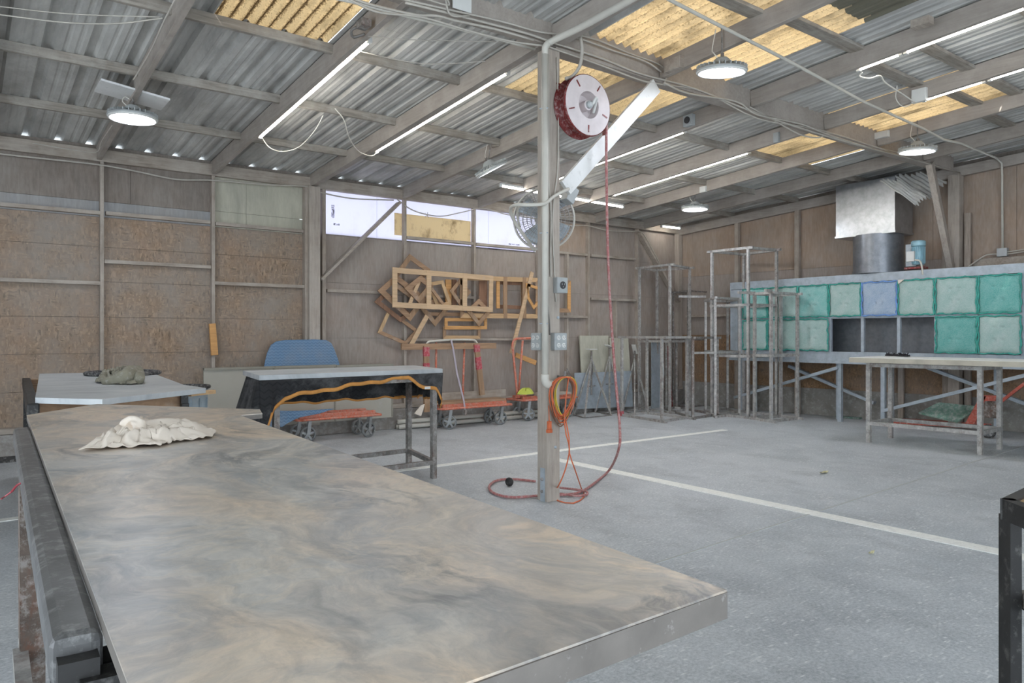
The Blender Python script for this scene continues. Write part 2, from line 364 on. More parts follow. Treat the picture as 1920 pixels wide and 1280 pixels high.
# ================================================================ STRUCTURE
# floor and its joints
MB().box((-.5, -1.9, -.1), (19, 15.5, .2)).build('floor', M['floor'], kind='structure')
MB().box((-2.3, 2.17, .001), (15.5, .11, .008)).build('trim_1', M['strip'], kind='structure')
MB().box((1.53, -3.6, .001), (.15, 10.9, .010)).build('trim_2', M['strip'], kind='structure')
t3 = MB(); t3.bar((-6, -2.1, .0), (7.9, -1.27, .0), .016, .010); t3.build('trim_3', M['scrib'], kind='structure')

# ---- left wall (long wall with OSB, clerestory sheet and framing)
wl = struct('wall_left', (0, W, 0))
def wp(a, b, z0, z1, mat, name='board', y0=W-.012, t=.012, gap=.004):
    return MB().box(((a+b)/2, y0+t/2, (z0+z1)/2), (b-a-gap, t, z1-z0-gap)).build(name, mat, wl)
MB().box((-2.75, W+.03, 1.52), (12.5, .03, 3.04)).build('cladding', M['plyd'], wl)        # outer skin below the clerestory
MB().box((-4.6, W+.03, 3.42), (8.9, .03, .78)).build('cladding', M['plyd'], wl)
MB().box((6.5, W+.03, 1.93), (4.1, .03, 3.8)).build('cladding', M['plyd'], wl)
MB().box((4.0, W+.03, 1.52), (1.4, .03, 3.04)).build('cladding', M['plyd'], wl)
def zl(px, py): return at_y(px, py, W-.04).z
def xl(px, py=500): return at_y(px, py, W-.04).x
studX = [-8.4, -7.0, -5.6, -4.2, xl(190), xl(398), .08, xl(757), xl(887), 4.36, xl(1101), xl(1193)]
rows = [.38, .81, 1.266, 1.725, 2.18, 2.62]
bays = [(-8.4,-7.0),(-7.0,-5.6),(-5.6,-4.2),(-4.2,studX[4]),(studX[4],studX[5]),(studX[5],-.05)]
for i, (a, b) in enumerate(bays):
    for k in range(5): wp(a, b, rows[k], rows[k+1], M['osb'], 'osb_board')
    wp(a, b, rows[5], 3.0, M['osb'], 'osb_board')
    if i == 5:
        mx = xl(463, 370); z1 = zl(480, 405); z2 = zl(480, 378)
        wp(a, mx, 3.0, 3.22, M['cream'], 'panel'); wp(mx, b, 3.0, 3.22, M['cream'], 'panel'); wp(a, mx, 3.22, 3.74, M['cream'], 'panel'); wp(mx, b, 3.22, 3.74, M['cream'], 'panel')
    else:
        wp(a, b, 3.0, 3.2, M['plyg'], 'dusted_board')
        m_ = a+.25*(b-a); wp(a, m_, 3.2, 3.74, M['plyd'], 'panel'); wp(m_, b, 3.2, 3.74, M['plyd'], 'panel')
# window bays: plywood below the clerestory
wz = [zl(600, 429), zl(757, 452), zl(887, 466), zl(995, 478)]; WZ = 3.02
xs = [-.05, studX[7], studX[8], 4.36, studX[10], studX[11], 8.4]
for i in range(6):
    a, b = xs[i], xs[i+1]
    top = WZ if i < 3 else 3.66
    m = M['ply']
    wp(a, b, .38, 1.45, m, 'plywood_board'); wp(a, b, 1.45, 2.3, m, 'plywood_board'); wp(a, b, 2.3, WZ, m, 'plywood_board')
    if i >= 3: wp(a, b, WZ, top, M['plyw'] if i == 3 else m, 'plywood_board')
# base curb, dark strip at its foot, ledge
MB().box((-.35, W-.07, .16), (17.4, .16, .32)).build('curb', M['concr'], wl, bevel=.01)
MB().box((-.35, W-.05, .36), (17.4, .20, .07)).build('ledge', M['lx'], wl, bevel=.006)
MB().box((-6.2, W-.165, .035), (6.4, .03, .07)).build('rubber_strip', M['dark'], wl)
for x in studX:
    w_ = .042
    if abs(x-.08) < .01: continue
    MB().box((x, W-.055, 2.04), (w_, .085, 3.3)).build('stud', M['lz'], wl)
MB().box((xl(583), W-.11, 1.93), (.17, .17, 3.54)).build('wall_post', M['post'], wl, bevel=.006)
MB().box((xl(571), W-.07, 1.93), (.05, .1, 3.54)).build('stud', M['lz'], wl)
MB().box((xl(604), W-.07, 2.04), (.055, .09, 3.3)).build('stud', M['lz'], wl)
MB().box((8.29, W-.07, 2.04), (.12, .12, 3.3)).build('wall_post', M['post'], wl)
def girt(p, q, hz=.045, d=.08):
    a = at_y(*p, W-.05); b = at_y(*q, W-.05); z = (a.z+b.z)/2
    MB().box(((a.x+b.x)/2, W-.055, z), (b.x-a.x, d, hz)).build('girt', M['lx'], wl)
for p, q in [((0,524),(188,531)), ((195,491),(394,500)), ((401,531),(569,537)), ((0,385),(188,398)), ((198,402),(393,415)), ((403,419),(567,434)),
             ((612,546),(753,549)), ((760,554),(887,557)), ((761,446),(885,456)), ((890,458),(1000,467)), ((757,637),(885,636)), ((890,636),(1000,635)), ((1045,473),(1099,478)), ((1106,478),(1190,487)),
             ((1106,559),(1190,564)), ((1045,592),(1099,595))]: girt(p, q)
for x0, z0, x1, z1 in [(-4.2, 2.15, -2.9, 2.15)]: pass
for px, y0, y1 in [(1153,564,640), (1062,476,592), (1062,597,770)]:
    a = at_y(px, y0, W-.05); b = at_y(px, y1, W-.05)
    MB().box((a.x, W-.055, (a.z+max(b.z,.38))/2), (.042, .08, a.z-max(b.z,.38))).build('stud', M['lz'], wl)
br = MB(); br.bar(at_y(601, 524, W-.16), at_y(748, 380, W-.14), .04, .13, (0,1,0)); br.build('diagonal_brace', M['lx'], wl, bevel=.004)
br = MB(); br.bar(at_y(1197, 436, W-.12), at_y(1272, 566, W-.12), .04, .12, (0,1,0)); br.build('diagonal_brace', M['lx'], wl, bevel=.004)
MB().box((-.35, W-.05, 3.77), (17.4, .09, .155)).build('eave_beam', M['lx'], wl, bevel=.004)
MB().box((-.35, W+.01, 3.875), (17.4, .07, .054)).build('eave_strip', M['plyd'], wl)
def m_moss():
    t = NT('mould_stain'); n = t.noise(30, 6, .8); col = t.mix(t.mask(n, .4, .6), srgb((120,118,112)), srgb((210,208,214)))
    tr = t.n('ShaderNodeBsdfTranslucent'); t.l(col, tr.inputs[0]); tp = t.n('ShaderNodeBsdfTransparent')
    mx = t.n('ShaderNodeMixShader'); t.l(t.mask(t.noise(24, 5, .8), .42, .56), mx.inputs[0]); t.l(tr.outputs[0], mx.inputs[1]); t.l(tp.outputs[0], mx.inputs[2])
    t.l(mx.outputs[0], t.t.nodes['Material Output'].inputs[0]); return t.m
M['moss'] = m_moss()
# ---- clerestory window: white translucent sheet with a yellowed patch
wn = struct('window_1', (2.1, W, 3.3))
xa, xb = -.05, 4.3
cuts = [(-.05, 1.12), (1.12, studX[8]-.06), (studX[8]-.06, 3.3), (3.3, 4.36)]
for a, b in cuts: MB().box(((a+b)/2, W+.02, 3.36), (b-a-.003, .006, .72)).build('pane', M['wsheet'], wn)
for px_, py_, w_, h_ in ((625,396,.05,.20),(632,420,.10,.03),(965,458,.25,.02)):
    q_ = at_y(px_, py_, W); MB().box((q_.x, W+.0155, max(q_.z,3.04)), (w_, .002, h_)).build('mould_stain', M['moss'], wn)
a = at_y(740, 394, W); b = at_y(883, 462, W)
MB().box(((a.x+b.x)/2, W+.008, (a.z+b.z)/2+.02), (b.x-a.x, .006, .36)).build('yellowed_pane', M['wyel'], wn)

# ---- right wall
wr = struct('wall_right', (8.6, 0, 0))
def rwpt(Y, z, off=0): return Vector((rwx(Y)-off, Y, z))
def rbox(Ya, Yb, za, zb, off, t, mat, name='panel', gap=.005, zslope=None):
    # slab parallel to the right wall between Y stations; top may follow the roof
    ta, tb = (zb, zb) if zslope is None else (roofz(Ya, zslope), roofz(Yb, zslope))
    g = gap/2
    p = [rwpt(Ya-g, za+g, off), rwpt(Yb+g, za+g, off), rwpt(Yb+g, tb-g, off), rwpt(Ya-g, ta-g, off)]
    return MB().plate(p, (1, .076, 0), t).build(name, mat, wr)
rbox(5.6, -9.4, 0, 4, -.03, .03, M['plyd'], 'cladding', 0, .2)
Ys = [at_rw(px, 450, .05).y for px in (1272, 1383, 1496)]+[.95, at_rw(1792, 400, .1).y, -1.35, -2.8, -4.2, -5.6, -7.0, -9.3]
for i in range(len(Ys)-1):
    a, b = Ys[i], Ys[i+1]
    rbox(a, b, .0, .5, -.012, .012, M['block'], 'base_board')
    rbox(a, b, .5, 1.5, -.012, .012, M['osb2'], 'osb_board'); zc = 2.75 if i < 4 else 2.62
    rbox(a, b, 1.5, zc, -.012, .012, M['ply'], 'plywood_board')
    if i in (3,4,5):
        m_ = a+.55*(b-a); rbox(a, m_, zc, 0, -.012, .012, M['plyw'], 'plywood_board', .005, -.03); rbox(m_, b, zc, 0, -.012, .012, M['plyw'], 'plywood_board', .005, -.03)
    else: rbox(a, b, zc, 0, -.012, .012, M['plyw'], 'plywood_board', .005, -.03)
for i, y in enumerate(Ys[1:-1]):
    if i == 3:
        m = MB().bar(rwpt(y, 0, .1), rwpt(y, roofz(y, -.02), .1), .17, .17, (0,1,0)); m.build('wall_post', M['post'], wr, bevel=.006)
        for d in (.16, -.16): MB().bar(rwpt(y+d, 0, .06), rwpt(y+d, 3.3 if d > 0 else 3.45, .06), .05, .09, (0,1,0)).build('stud', M['lz'], wr)
    else: MB().bar(rwpt(y, 0, .06), rwpt(y, roofz(y, -.02), .06), .07 if i < 2 else .045, .09, (0,1,0)).build('stud', M['lz'], wr)
MB().bar(rwpt(5.5, roofz(5.5, .03), .06), rwpt(-9.2, roofz(-9.2, .03), .06), .09, .16).build('top_plate', M['raft'], wr)
yy = Ys[4]
MB().bar(rwpt(yy-.25, 2.63, .06), rwpt(-4.5, 2.63, .06), .05, .15).build('girt', M['lx'], wr)
for (Ya, Yb, z) in [(5.3, Ys[1], 1.9), (Ys[1], Ys[2], 1.6)]: MB().bar(rwpt(Ya, z, .06), rwpt(Yb, z, .06), .08, .045).build('girt', M['lx'], wr)
b_ = MB(); b_.bar(Vector((7.55, .02, 4.10)), rwpt(yy+.02, 2.52, .2), .09, .12); b_.build('diagonal_brace', M['post'], wr, bevel=.005)
# ---- back walls with the big open doorway the daylight comes through
wb = struct('wall_back', (0, -9.5, 0))
MB().box((6.2, -9.55, 2.4), (6.8, .1, 4.8)).build('cladding', M['plyd'], wb); MB().box((-8.6, -9.55, 2.4), (2.2, .1, 4.8)).build('cladding', M['plyd'], wb); MB().box((-2.3, -9.55, 4.3), (10.4, .1, 1.0)).build('cladding', M['plyd'], wb)
wn2 = struct('wall_near', (-9.5, 0, 0))
MB().box((-9.55, 3.2, 2.3), (.1, 4.9, 4.6)).build('cladding', M['plyd'], wn2); MB().box((-9.55, -8, 2.3), (.1, 3.1, 4.6)).build('cladding', M['plyd'], wn2); MB().box((-9.55, -2.8, 4.2), (.1, 7.4, 1.0)).build('cladding', M['plyd'], wn2)

# ---- roof
ce = struct('ceiling', (0, 0, 4.1))
RP = .338
def sheet(x0, x1, ya, yb, mat, name, off=.2, fine=False):
    # profile across X, extruded down the slope
    prof = []; x = x0
    if fine:
        n = int(round((x1-x0)/.1127))*8
        for i in range(n+1):
            u = x0+(x1-x0)*i/n; prof.append((u, .024-.024*math.cos(2*math.pi*(u-x0)/.1127)))
    else:
        k0 = 0
        while x < x1-1e-4:
            prof += [(x, 0), (x+.045, 0), (x+.062, .008), (x+.080, .008), (x+.095, 0), (x+.14, 0), (x+.157, .008), (x+.175, .008), (x+.19, 0), (x+.222, 0), (x+.246, .046), (x+.300, .046), (x+.324, 0)]
            x += RP
        prof.append((x1, 0))
    m = MB(); ys = [ya, (ya+yb)/2, yb]
    for y in ys:
        for u, h in prof: m.v.append(Vector((u, y, roofz(y, off+h))))
    n = len(prof)
    for j in range(2):
        for i in range(n-1): m.f.append((j*n+i, j*n+i+1, (j+1)*n+i+1, (j+1)*n+i))
    return m.build(name, mat, ce, smooth=fine, solid=.0012 if not fine else .002)
x = -2.485-RP*3*7
cols = []
while x < 8.9: cols.append(x); x += RP*3
sky_cols = {-2.485: 1, .557: 1, 1.571: 1, 4.613: 1, 5.627: 1}
for c in cols:
    sk = any(abs(c-k) < .01 for k in sky_cols)
    if sk:
        sheet(c, c+RP*3, 1.45, 5.86, M['roof'], 'roof_sheet')
        fullw = abs(c-1.571) < .01
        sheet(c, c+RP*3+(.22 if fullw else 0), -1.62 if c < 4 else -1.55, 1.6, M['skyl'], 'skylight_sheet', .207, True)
        sheet(c, c+RP*3, -5.2, -1.55, M['roofb'] if c > 0 and c < 3 else M['roof'], 'roof_sheet', .203)
    else:
        sheet(c, c+RP*3, .9, 5.86, M['roof'], 'roof_sheet'); sheet(c, c+RP*3, -5.2, 1.0, M['roof'], 'roof_sheet', .203)
    sheet(c, c+RP*3, -9.9, -5.1, M['roof'], 'roof_sheet', .206)
# rafters below the girder (towards the left wall) and above it
rX = [-9.3,-7.9,-6.5,-5.1, -4.0, -2.79, -1.40, .02, 1.55, 3.02, 4.53, 5.83, 7.2]
for i, x in enumerate(rX):
    w_ = .09 if x in (.02,) else .055
    MB().bar((x, .05, roofz(.05, .095)), (x, W-.02, roofz(W-.02, .095)), w_, .185).build('rafter', M['raft'], ce, bevel=.004)
uX = [-8.7,-7.2,-5.8,-4.3,-2.9,-1.45, .12, 1.53, 3.07, 4.62, 5.97, 7.35]
for x in uX:
    MB().bar((x, .02, roofz(.02, .095)), (x, -9.4, roofz(-9.4, .095)), .10 if abs(x-.12) < .01 else .06, .185).build('rafter', M['raft'], ce, bevel=.004)
for Y in (4.22, 2.83, 1.42):
    for a, b in zip(rX[:-1], rX[1:]):
        MB().box(((a+b)/2, Y, roofz(Y, .155)), (b-a-.05, .045, .09)).build('purlin', M['purl'], ce, bevel=.003)
    MB().box((7.9, Y, roofz(Y, .155)), (1.3, .045, .09)).build('purlin', M['purl'], ce)
for Y, hz, wd_ in ((-1.18, .035, .14), (-2.6, .09, .05), (-4.1, .09, .05), (-5.5, .09, .05), (-7.0, .09, .05)):
    for i, (a, b) in enumerate(zip(uX[:-1], uX[1:])):
        y_ = Y+(-.05 if i % 2 else .06); MB().box(((a+b)/2, y_, roofz(y_, .198-hz/2)), (b-a-.06, wd_, hz)).build('purlin', M['purl'], ce)
for a, b in ((3.07, 4.62), (4.62, 5.97)):
    MB().box(((a+b)/2, -1.66, roofz(-1.66, .17)), (b-a-.06, .13, .035)).build('purlin', M['purl'], ce)
MB().box((2.83, -1.95, roofz(-1.95, .10)), (.1, .16, .07)).build('block', M['lx'], ce)
MB().box((-.5, .07, 4.24), (17.8, .09, .26)).build('girder', M['raft'], ce, bevel=.006)
MB().box((3.9, .07, 4.085), (7.6, .14, .035)).build('girder_plank', M['raft'], ce, bevel=.004)
#END_STRUCTURE
# ================================================================ LAMPS
def tube_light(p, q, X, label, housing=False, plank=False):
    a = at_r(*p, .02); b = at_r(*q, .02)
    a = Vector((X, a.y, roofz(a.y, .02))) if X is not None else a; b = Vector((X, b.y, roofz(b.y, .02))) if X is not None else b
    t = thing('tube_light', (a+b)/2+Vector((0,0,.03)), label, 'tube light', 'LED tubes along the rafters')
    d = (b-a).normalized(); up = Vector((0,0,1))
    MB().bar(a+up*.028, b+up*.028, .042, .03).build('housing', M['plate'], t)
    MB().tube([a-up*.0+d*.02, b-d*.02], .017, 10).build('tube', M['tube'], t)
    for e, s_ in ((a, 1), (b, -1)): MB().bar(e+d*s_*-.012, e+d*s_*.022, .04, .045).build('end_cap', M['plate'], t)
    if plank:
        for s_ in (0,): MB().bar(a+up*.03+Vector((-.05,0,0)), b+up*.03+Vector((-.05,0,0)), .035, .03).build('backing_strip', M['whitep'], t)
    return t
tube_light((490,257), (686,74), -1.34, 'LED tube on the second rafter from the left, left of the doubled tube', 0)
tube_light((708,284), (947,134), .10, 'LED tube with a pale backing strip just left of the wooden post', 0, True)
tube_light((1040,339), (1293,248), 3.08, 'LED tube running behind the white diagonal brace towards the small fan-faced box', 0)
tube_light((1152,366), (1417,288), 4.60, 'LED tube nearest left of the amber strip beyond the girder', 0)
tube_light((1618,134), (1698,104), 3.15, 'short LED tube section at the top right before the longest tube', 0)
tube_light((1706,102), (1935,20), 3.15, 'longest bright LED tube leaving the top right corner of the photo', 0)
tube_light((1742,192), (1853,155), 4.70, 'LED tube beside the white junction box on the right rafter', 0)
tube_light((1861,152), (1940,126), 4.70, 'LED tube cut by the right edge of the photo below the longest tube', 0)
tube_light((938,348), (1168,388), None, 'LED tube hung crosswise behind the post and the fan', 0)
tube_light((1240,424), (1275,428), None, 'tiny distant LED tube in the far corner of the roof', 0)

def bay_light(px, py, dia_px, label, tilt=(0,0), plank=False, lamp=True):
    P = at_r(px, py, -.22 if not plank else -.20); r = .235
    t = thing('high_bay_lamp', P+Vector((0,0,.12)), label, 'ceiling lamp', 'round high bay lamps')
    R = Matrix.Rotation(tilt[0], 3, 'X') @ Matrix.Rotation(tilt[1], 3, 'Y'); ax = R @ Vector((0,0,1))
    m = MB().lathe([(r*.86,.0),(r*.99,.004),(r,.012),(r*.97,.026),(r*.6,.05),(r*.4,.07),(r*.3,.11),(r*.2,.13)], P, ax, 40); m.build('housing', M['boxg'], t, True)
    fins = MB(); u = ax.orthogonal().normalized(); w = ax.cross(u)
    for k in range(28):
        a = 2*math.pi*k/28; d = u*math.cos(a)+w*math.sin(a); fins.bar(P+ax*.05+d*r*.3, P+ax*.028+d*r*.97, .006, .05, ax)
    fins.build('cooling_fins', M['boxg'], t)
    MB().lathe([(r*.84,-.004),(r*.84,.002)], P, ax, 40).build('lens', M['bay'], t)
    rim = MB(); rim.tube([P+ax*-.002+(u*math.cos(2*math.pi*k/40)+w*math.sin(2*math.pi*k/40))*r*.92 for k in range(40)], .014, 6, True); rim.build('rim', M['plate'], t, True)
    top = roofz(P.y, .19) if not plank else P.z+.2
    h = MB(); h.tube([P+ax*.11, Vector((P.x, P.y, top))], .008, 6); h.bar(P+ax*.1+u*.05, P+ax*.17+u*.0, .03, .01); h.bar(P+ax*.1-u*.05, P+ax*.17, .03, .01); h.build('hanger', M['steeld'], t)
    c = MB(); c.tube(spline([P+ax*.1+Vector((-.03,0,0)), P+Vector((-.09,.02,.16)), P+Vector((-.06,.06,.22)), Vector((P.x-.02, P.y+.05, top))], 5), .005, 5); c.build('cord', M['cablec'], t)
    return t
bay_light(249, 222, 100, 'round high bay lamp under a wooden board at the left', (0,0), True)
bay_light(1353, 135, 95, 'large round high bay lamp below the amber skylight', (.10,-.06))
bay_light(1720, 284, 75, 'round high bay lamp above the crumpled metal near the right wall', (.05,-.03))
bay_light(1303, 392, 55, 'smallest round high bay lamp over the steel racks in the far corner')
bay_light(922, 318, 62, 'steeply tilted high bay lamp seen edge-on left of the post', (-.15,-.50))
P = at_r(249, 222, -.20)
pb = MB().box(P+Vector((0,.02,.24)), (.62,.42,.02), Matrix.Rotation(.12,3,'Y')).build('lamp_board', M['whitep']); tag(pb, 'flat wooden board above the high bay lamp at the left', 'board')

# ================================================================ MIDDLE POST AND WHAT HANGS ON IT
po = thing('support_post', (.07,.07,0), 'square wooden post in the middle of the hall', 'post')
MB().box((.072,.072,2.035), (.144,.144,4.07)).build('post_shaft', M['post'], po, bevel=.005)
MB().box((-.004,.065,.15), (.006,.06,.30)).build('base_bracket', M['galv'], po)
for z in (.09,.20): MB().lathe([(.014,0),(.014,.01),(.006,.014)], (-.008,.065,z), (-1,0,0), 8).build('bolt', M['steeld'], po)
MB().box((.075,-.003,.14), (.05,.006,.1)).build('base_bracket', M['galv'], po) if False else None
for px,py in ((1041,838),(1046,595)):
    q = at_y(px,py,0); MB().lathe([(.014,0),(.014,.008),(.006,.012)], (min(q.x,.13),0,q.z), (0,-1,0), 8).build('bolt', M['galv'], po)
wb_ = MB(); wb_.bar(at_y(1060,350,.0)+Vector((0,.02,0)), at_y(1225,172,.0)+Vector((0,.02,0)), .045, .13, (0,1,0))
o = wb_.build('white_brace', M['whitep'], None, bevel=.004); 
# rotate board so its broad face looks down the hall: built directly with the wide side in the X-Z plane
bpy.data.objects.remove(o)
a = at_y(1062,352,-.02); b = at_y(1232,160,-.02); d = (b-a).normalized(); n_ = Vector((-d.z,0,d.x))
wb_ = MB(); wb_.plate([a-n_*.075, b-n_*.075, b+n_*.075, a+n_*.075], (0,1,0), .042); tag(wb_.build('white_brace', M['whitep'], None, bevel=.003), 'white painted diagonal brace from the post up to the girder', 'brace')
# pvc pipe with elbow
def pp(px, py, Y): return at_y(px, py, Y)
pv = thing('pvc_pipe', (0,-.03,0), 'thick pale plastic pipe running down the front of the post', 'pipe')
top = pp(1023,60,-.04); bot = pp(1021,706,-.04); x0 = (top.x+bot.x)/2
MB().tube([(x0,-.04,4.02),(x0,-.04,bot.z)], .030, 14).build('pipe_run', M['pvc'], pv, True)
MB().tube(spline([(x0,-.04,bot.z+.02),(x0+.0,-.04,bot.z-.03),(x0+.03,-.04,bot.z-.07),(x0+.09,-.04,bot.z-.075)],4), .036, 12).build('elbow', M['pvc'], pv, True)
MB().tube(spline([(x0,-.04,3.98),(x0,-.05,4.05),(x0+.05,-.10,4.10),(x0+.10,-.5,4.13),(x0+.12,-1.4,4.19),(x0+.12,-3.6,4.35)],6), .030, 12).build('roof_run', M['pvc'], pv, True)
for z in (3.5,2.4,1.6): MB().tube([(x0-.04,-.012,z),(x0,-.075,z),(x0+.04,-.012,z)], .006, 5).build('pipe_clip', M['galv'], pv)
# cables down the post
def cable(pts, r, mat, label, cat='cable', name='cable', group=None, n=6, sm=6):
    o = MB().tube(spline(pts, sm), r, n).build(name, mat, None, True); tag(o, label, cat, group); return o
cable([(x0+.06,-.012,4.0),(x0+.065,-.012,3.4),(x0+.06,-.014,2.9),(x0+.09,-.012,2.6),(x0+.085,-.012,2.2),(x0+.09,-.012,2.02)], .009, M['cablew'], 'cable down the post to the single outlet box')
cable([(x0+.045,-.012,4.0),(x0+.05,-.014,3.2),(x0+.035,-.012,2.4),(x0+.045,-.012,1.9),(x0+.075,-.012,1.6),(x0+.08,-.012,1.50)], .006, M['cabled'], 'thin dark cable down the post to the right quad outlet')
cable([(.10,-.012,4.0),(.115,-.012,3.5),(.105,-.016,3.0),(.06,-.014,2.7),(.05,-.012,2.4),(.09,-.012,1.8)], .007, M['cablew'], 'wavy cable down the right side of the post')
cable([(-.012,.06,4.0),(-.012,.07,3.3),(-.012,.06,2.5)], .008, M['cablew'], 'cable down the left side of the post')
# outlet boxes
def outlet(c, nrm, w, h, n, label):
    c = Vector(c); nrm = Vector(nrm); side = Vector((0,0,1)).cross(nrm).normalized()
    t = thing('outlet_box', c, label, 'outlet box')
    Mx = Matrix((side, nrm, Vector((0,0,1)))).transposed()
    MB().box(c+nrm*.03, (w,.06,h), Mx).build('box', M['boxg'], t, bevel=.004)
    MB().box(c+nrm*.062, (w*.96,.004,h*.96), Mx).build('cover', M['boxg'], t)
    pos = [(0,0)] if n == 1 else [(sx*w*.22, sz*h*.22) for sx in (-1,1) for sz in (-1,1)]
    for sx, sz in pos:
        q = c+nrm*.064+side*sx+Vector((0,0,sz)); rr = .034 if n == 1 else .021
        MB().lathe([(rr,0),(rr,.006),(rr*.9,.008)], q, nrm, 20).build('socket', M['socket'] if n == 1 else M['plate'], t)
        m = MB()
        for dx, dz, ww, hh in ((-.4,.25,.12,.5),(.4,.25,.12,.5),(0,-.45,.22,.22)): m.box(q+nrm*.009+side*dx*rr+Vector((0,0,dz*rr)), (ww*rr,.002,hh*rr), Mx)
        m.build('slots', M['black'] if n > 1 else M['boxg'], t)
    return t
q = at_y(1045,535,0); outlet((.125,0,q.z), (0,-1,0), .12,.14,1,'grey box with one round black outlet on the post')
q = at_y(1040,640,0); outlet((.105,0,q.z), (0,-1,0), .14,.155,4,'grey four-outlet box on the right face of the post')
q = at_x(1000,640,0); outlet((0,.09,q.z), (-1,0,0), .14,.155,4,'grey four-outlet box on the left face of the post')
# hose reel
C0 = at_y(1103,197,-.16); R0 = .273
hr = thing('hose_reel', C0, 'round red hose reel with dusty white face beside the post', 'hose reel')
MB().lathe([(R0,.16),(R0+.006,.155),(R0+.006,.145),(R0*.84,.135),(R0*.84,.03),(R0+.006,.02),(R0+.006,.004),(R0,0)], C0, (0,1,0), 56, False).build('drum', M['red'], hr, True)
MB().lathe([(R0-.002,0),(R0*.45,-.008),(R0*.45,.03),(R0*.40,.09),(.045,.09),(.045,.0),(.02,-.01)], C0, (0,1,0), 56, False).build('front_flange', M['reelw'], hr)
MB().lathe([(R0-.002,.158),(.03,.158)], C0, (0,1,0), 40, False).build('back_flange', M['red'], hr)
MB().lathe([(.034,.0),(.034,-.03),(.018,-.04)], C0, (0,1,0), 16).build('hub', M['boxg'], hr)
MB().tube(spline([C0+Vector((.02,-.03,.0)),C0+Vector((.05,-.05,.06)),C0+Vector((.08,-.02,.05)),C0+Vector((.09,.03,-.05))],5), .014, 8).build('hub_fitting', M['plate'], hr, True)
for k in range(5):
    a = math.radians(-90+72*k); d = Vector((math.cos(a),0,math.sin(a)))
    MB().bar(C0+d*R0*.66+Vector((0,-.007,0)), C0+d*R0*.9+Vector((0,-.005,0)), .012, .004, (0,1,0)).build('rib_slot', M['red'], hr)
ar = MB(); ar.bar(C0+Vector((R0+.02,.10,.16)), C0+Vector((R0+.03,.10,-.20)), .012,.05,(0,1,0)); ar.bar(C0+Vector((R0-.05,.10,.19)), C0+Vector((R0+.03,.10,.17)), .012,.05,(0,1,0)); ar.bar(C0+Vector((R0-.05,.17,.19)), C0+Vector((.10-C0.x,.17,.19)), .04,.01); ar.bar(C0+Vector((-.02,.17,0)), Vector((.155,.03,C0.z)), .06,.01); ar.build('guide_arm', M['red'], hr)
MB().tube(spline([C0+Vector((-.05,.05,.62)),C0+Vector((-.03,.05,.5)),C0+Vector((-.05,.06,.36)),C0+Vector((-.12,.08,.26)),C0+Vector((-.20,.08,.22))],5), .016, 8).build('supply_hose', M['cablew'], hr, True)
# hose from the reel down to the floor loop
yh = -.12
pts = [at_y(1137,205,yh), at_y(1137,320,yh), at_y(1140,480,yh), at_y(1146,600,yh), at_y(1155,720,yh), at_y(1162,800,yh-.05), at_y(1160,842,yh-.12)]
g = [at_z(1143,880,.05), at_z(1115,905,.02), at_z(1088,922,.02), at_z(1060,927,.02), at_z(1010,929,.018), at_z(960,932,.018), at_z(928,925,.018), at_z(917,913,.018), at_z(930,901,.018), at_z(960,898,.018), at_z(1004,902,.018)]
cable(pts+g, .0125, M['hose'], 'red air hose hanging from the reel and looping on the floor', 'hose', 'air_hose', None, 8, 7)
cable([at_z(1050,914,.035),at_z(1075,917,.04),at_z(1098,920,.035),at_z(1100,927,.02),at_z(1080,929,.02),at_z(1050,925,.02)], .011, M['hose'], 'short red hose end lying against the foot of the post', 'hose', 'hose_end', None, 8)
q = at_z(955,903,.045); t = thing('hose_stopper', q, 'small black rubber stopper on the hose loop', 'stopper')
MB().lathe([(.016,-.02),(.04,-.015),(.045,0),(.04,.015),(.016,.02)], q, (.9,.3,0), 16).build('stopper_ball', M['black'], t, True)
# coiled cords on a hook
hk = at_y(1052,712,-.03)
t = thing('cord_hook', hk, 'pale hook holding the coiled cords on the post', 'hook')
MB().tube(spline([(.12,-.0,hk.z+.03),(.12,-.06,hk.z+.03),(.12,-.10,hk.z+.05),(.12,-.10,hk.z+.08)],4), .012, 8).build('hook_arm', M['steeld'], t, True)
def coil(mat, label, n, cx, rxx, rzz, y, r, seed, tail=None):
    random.seed(seed); pts = []
    for k in range(n):
        ax_, az_ = rxx*(1+random.uniform(-.18,.1)), rzz*(1+random.uniform(-.12,.08)); ph = random.uniform(-.1,.1); yy_ = y-random.uniform(0,.05)
        zc = hk.z+.03-az_
        for i in range(18):
            a = math.pi/2+2*math.pi*i/18
            pts.append((cx+ax_*math.cos(a)+.02*math.sin(a*2+ph), yy_-.02*math.sin(a), zc+az_*math.sin(a)))
    if tail: pts += tail
    return cable(pts, r, mat, label, 'cord', 'coiled_cord', 'cords coiled on the post hook', 6, 2)
tl = [at_y(1058,790,-.08),at_y(1066,830,-.09),at_y(1067,850,-.1),at_y(1060,880,-.12),at_y(1050,905,-.16),at_z(1040,925,.01),at_z(1046,938,.008),at_z(1075,943,.008),at_z(1096,930,.008),at_z(1090,915,.02),at_y(1078,880,-.14),at_y(1068,850,-.12),at_y(1067,820,-.1),at_y(1060,785,-.08)]
coil(M['ocord'], 'bright orange extension cord coiled on the post, tail reaching the floor', 7, .115, .135, .195, -.05, .006, 3, tl)
coil(M['gcord'], 'brownish cord in the same coil on the post', 3, .115, .12, .21, -.04, .005, 5)
coil(M['ycord'], 'yellow cord showing on the right side of the coil', 2, .155, .125, .19, -.03, .006, 9)
t = thing('orange_plug', at_y(1030,795,-.02), 'faded orange plug dangling left of the coil', 'plug')
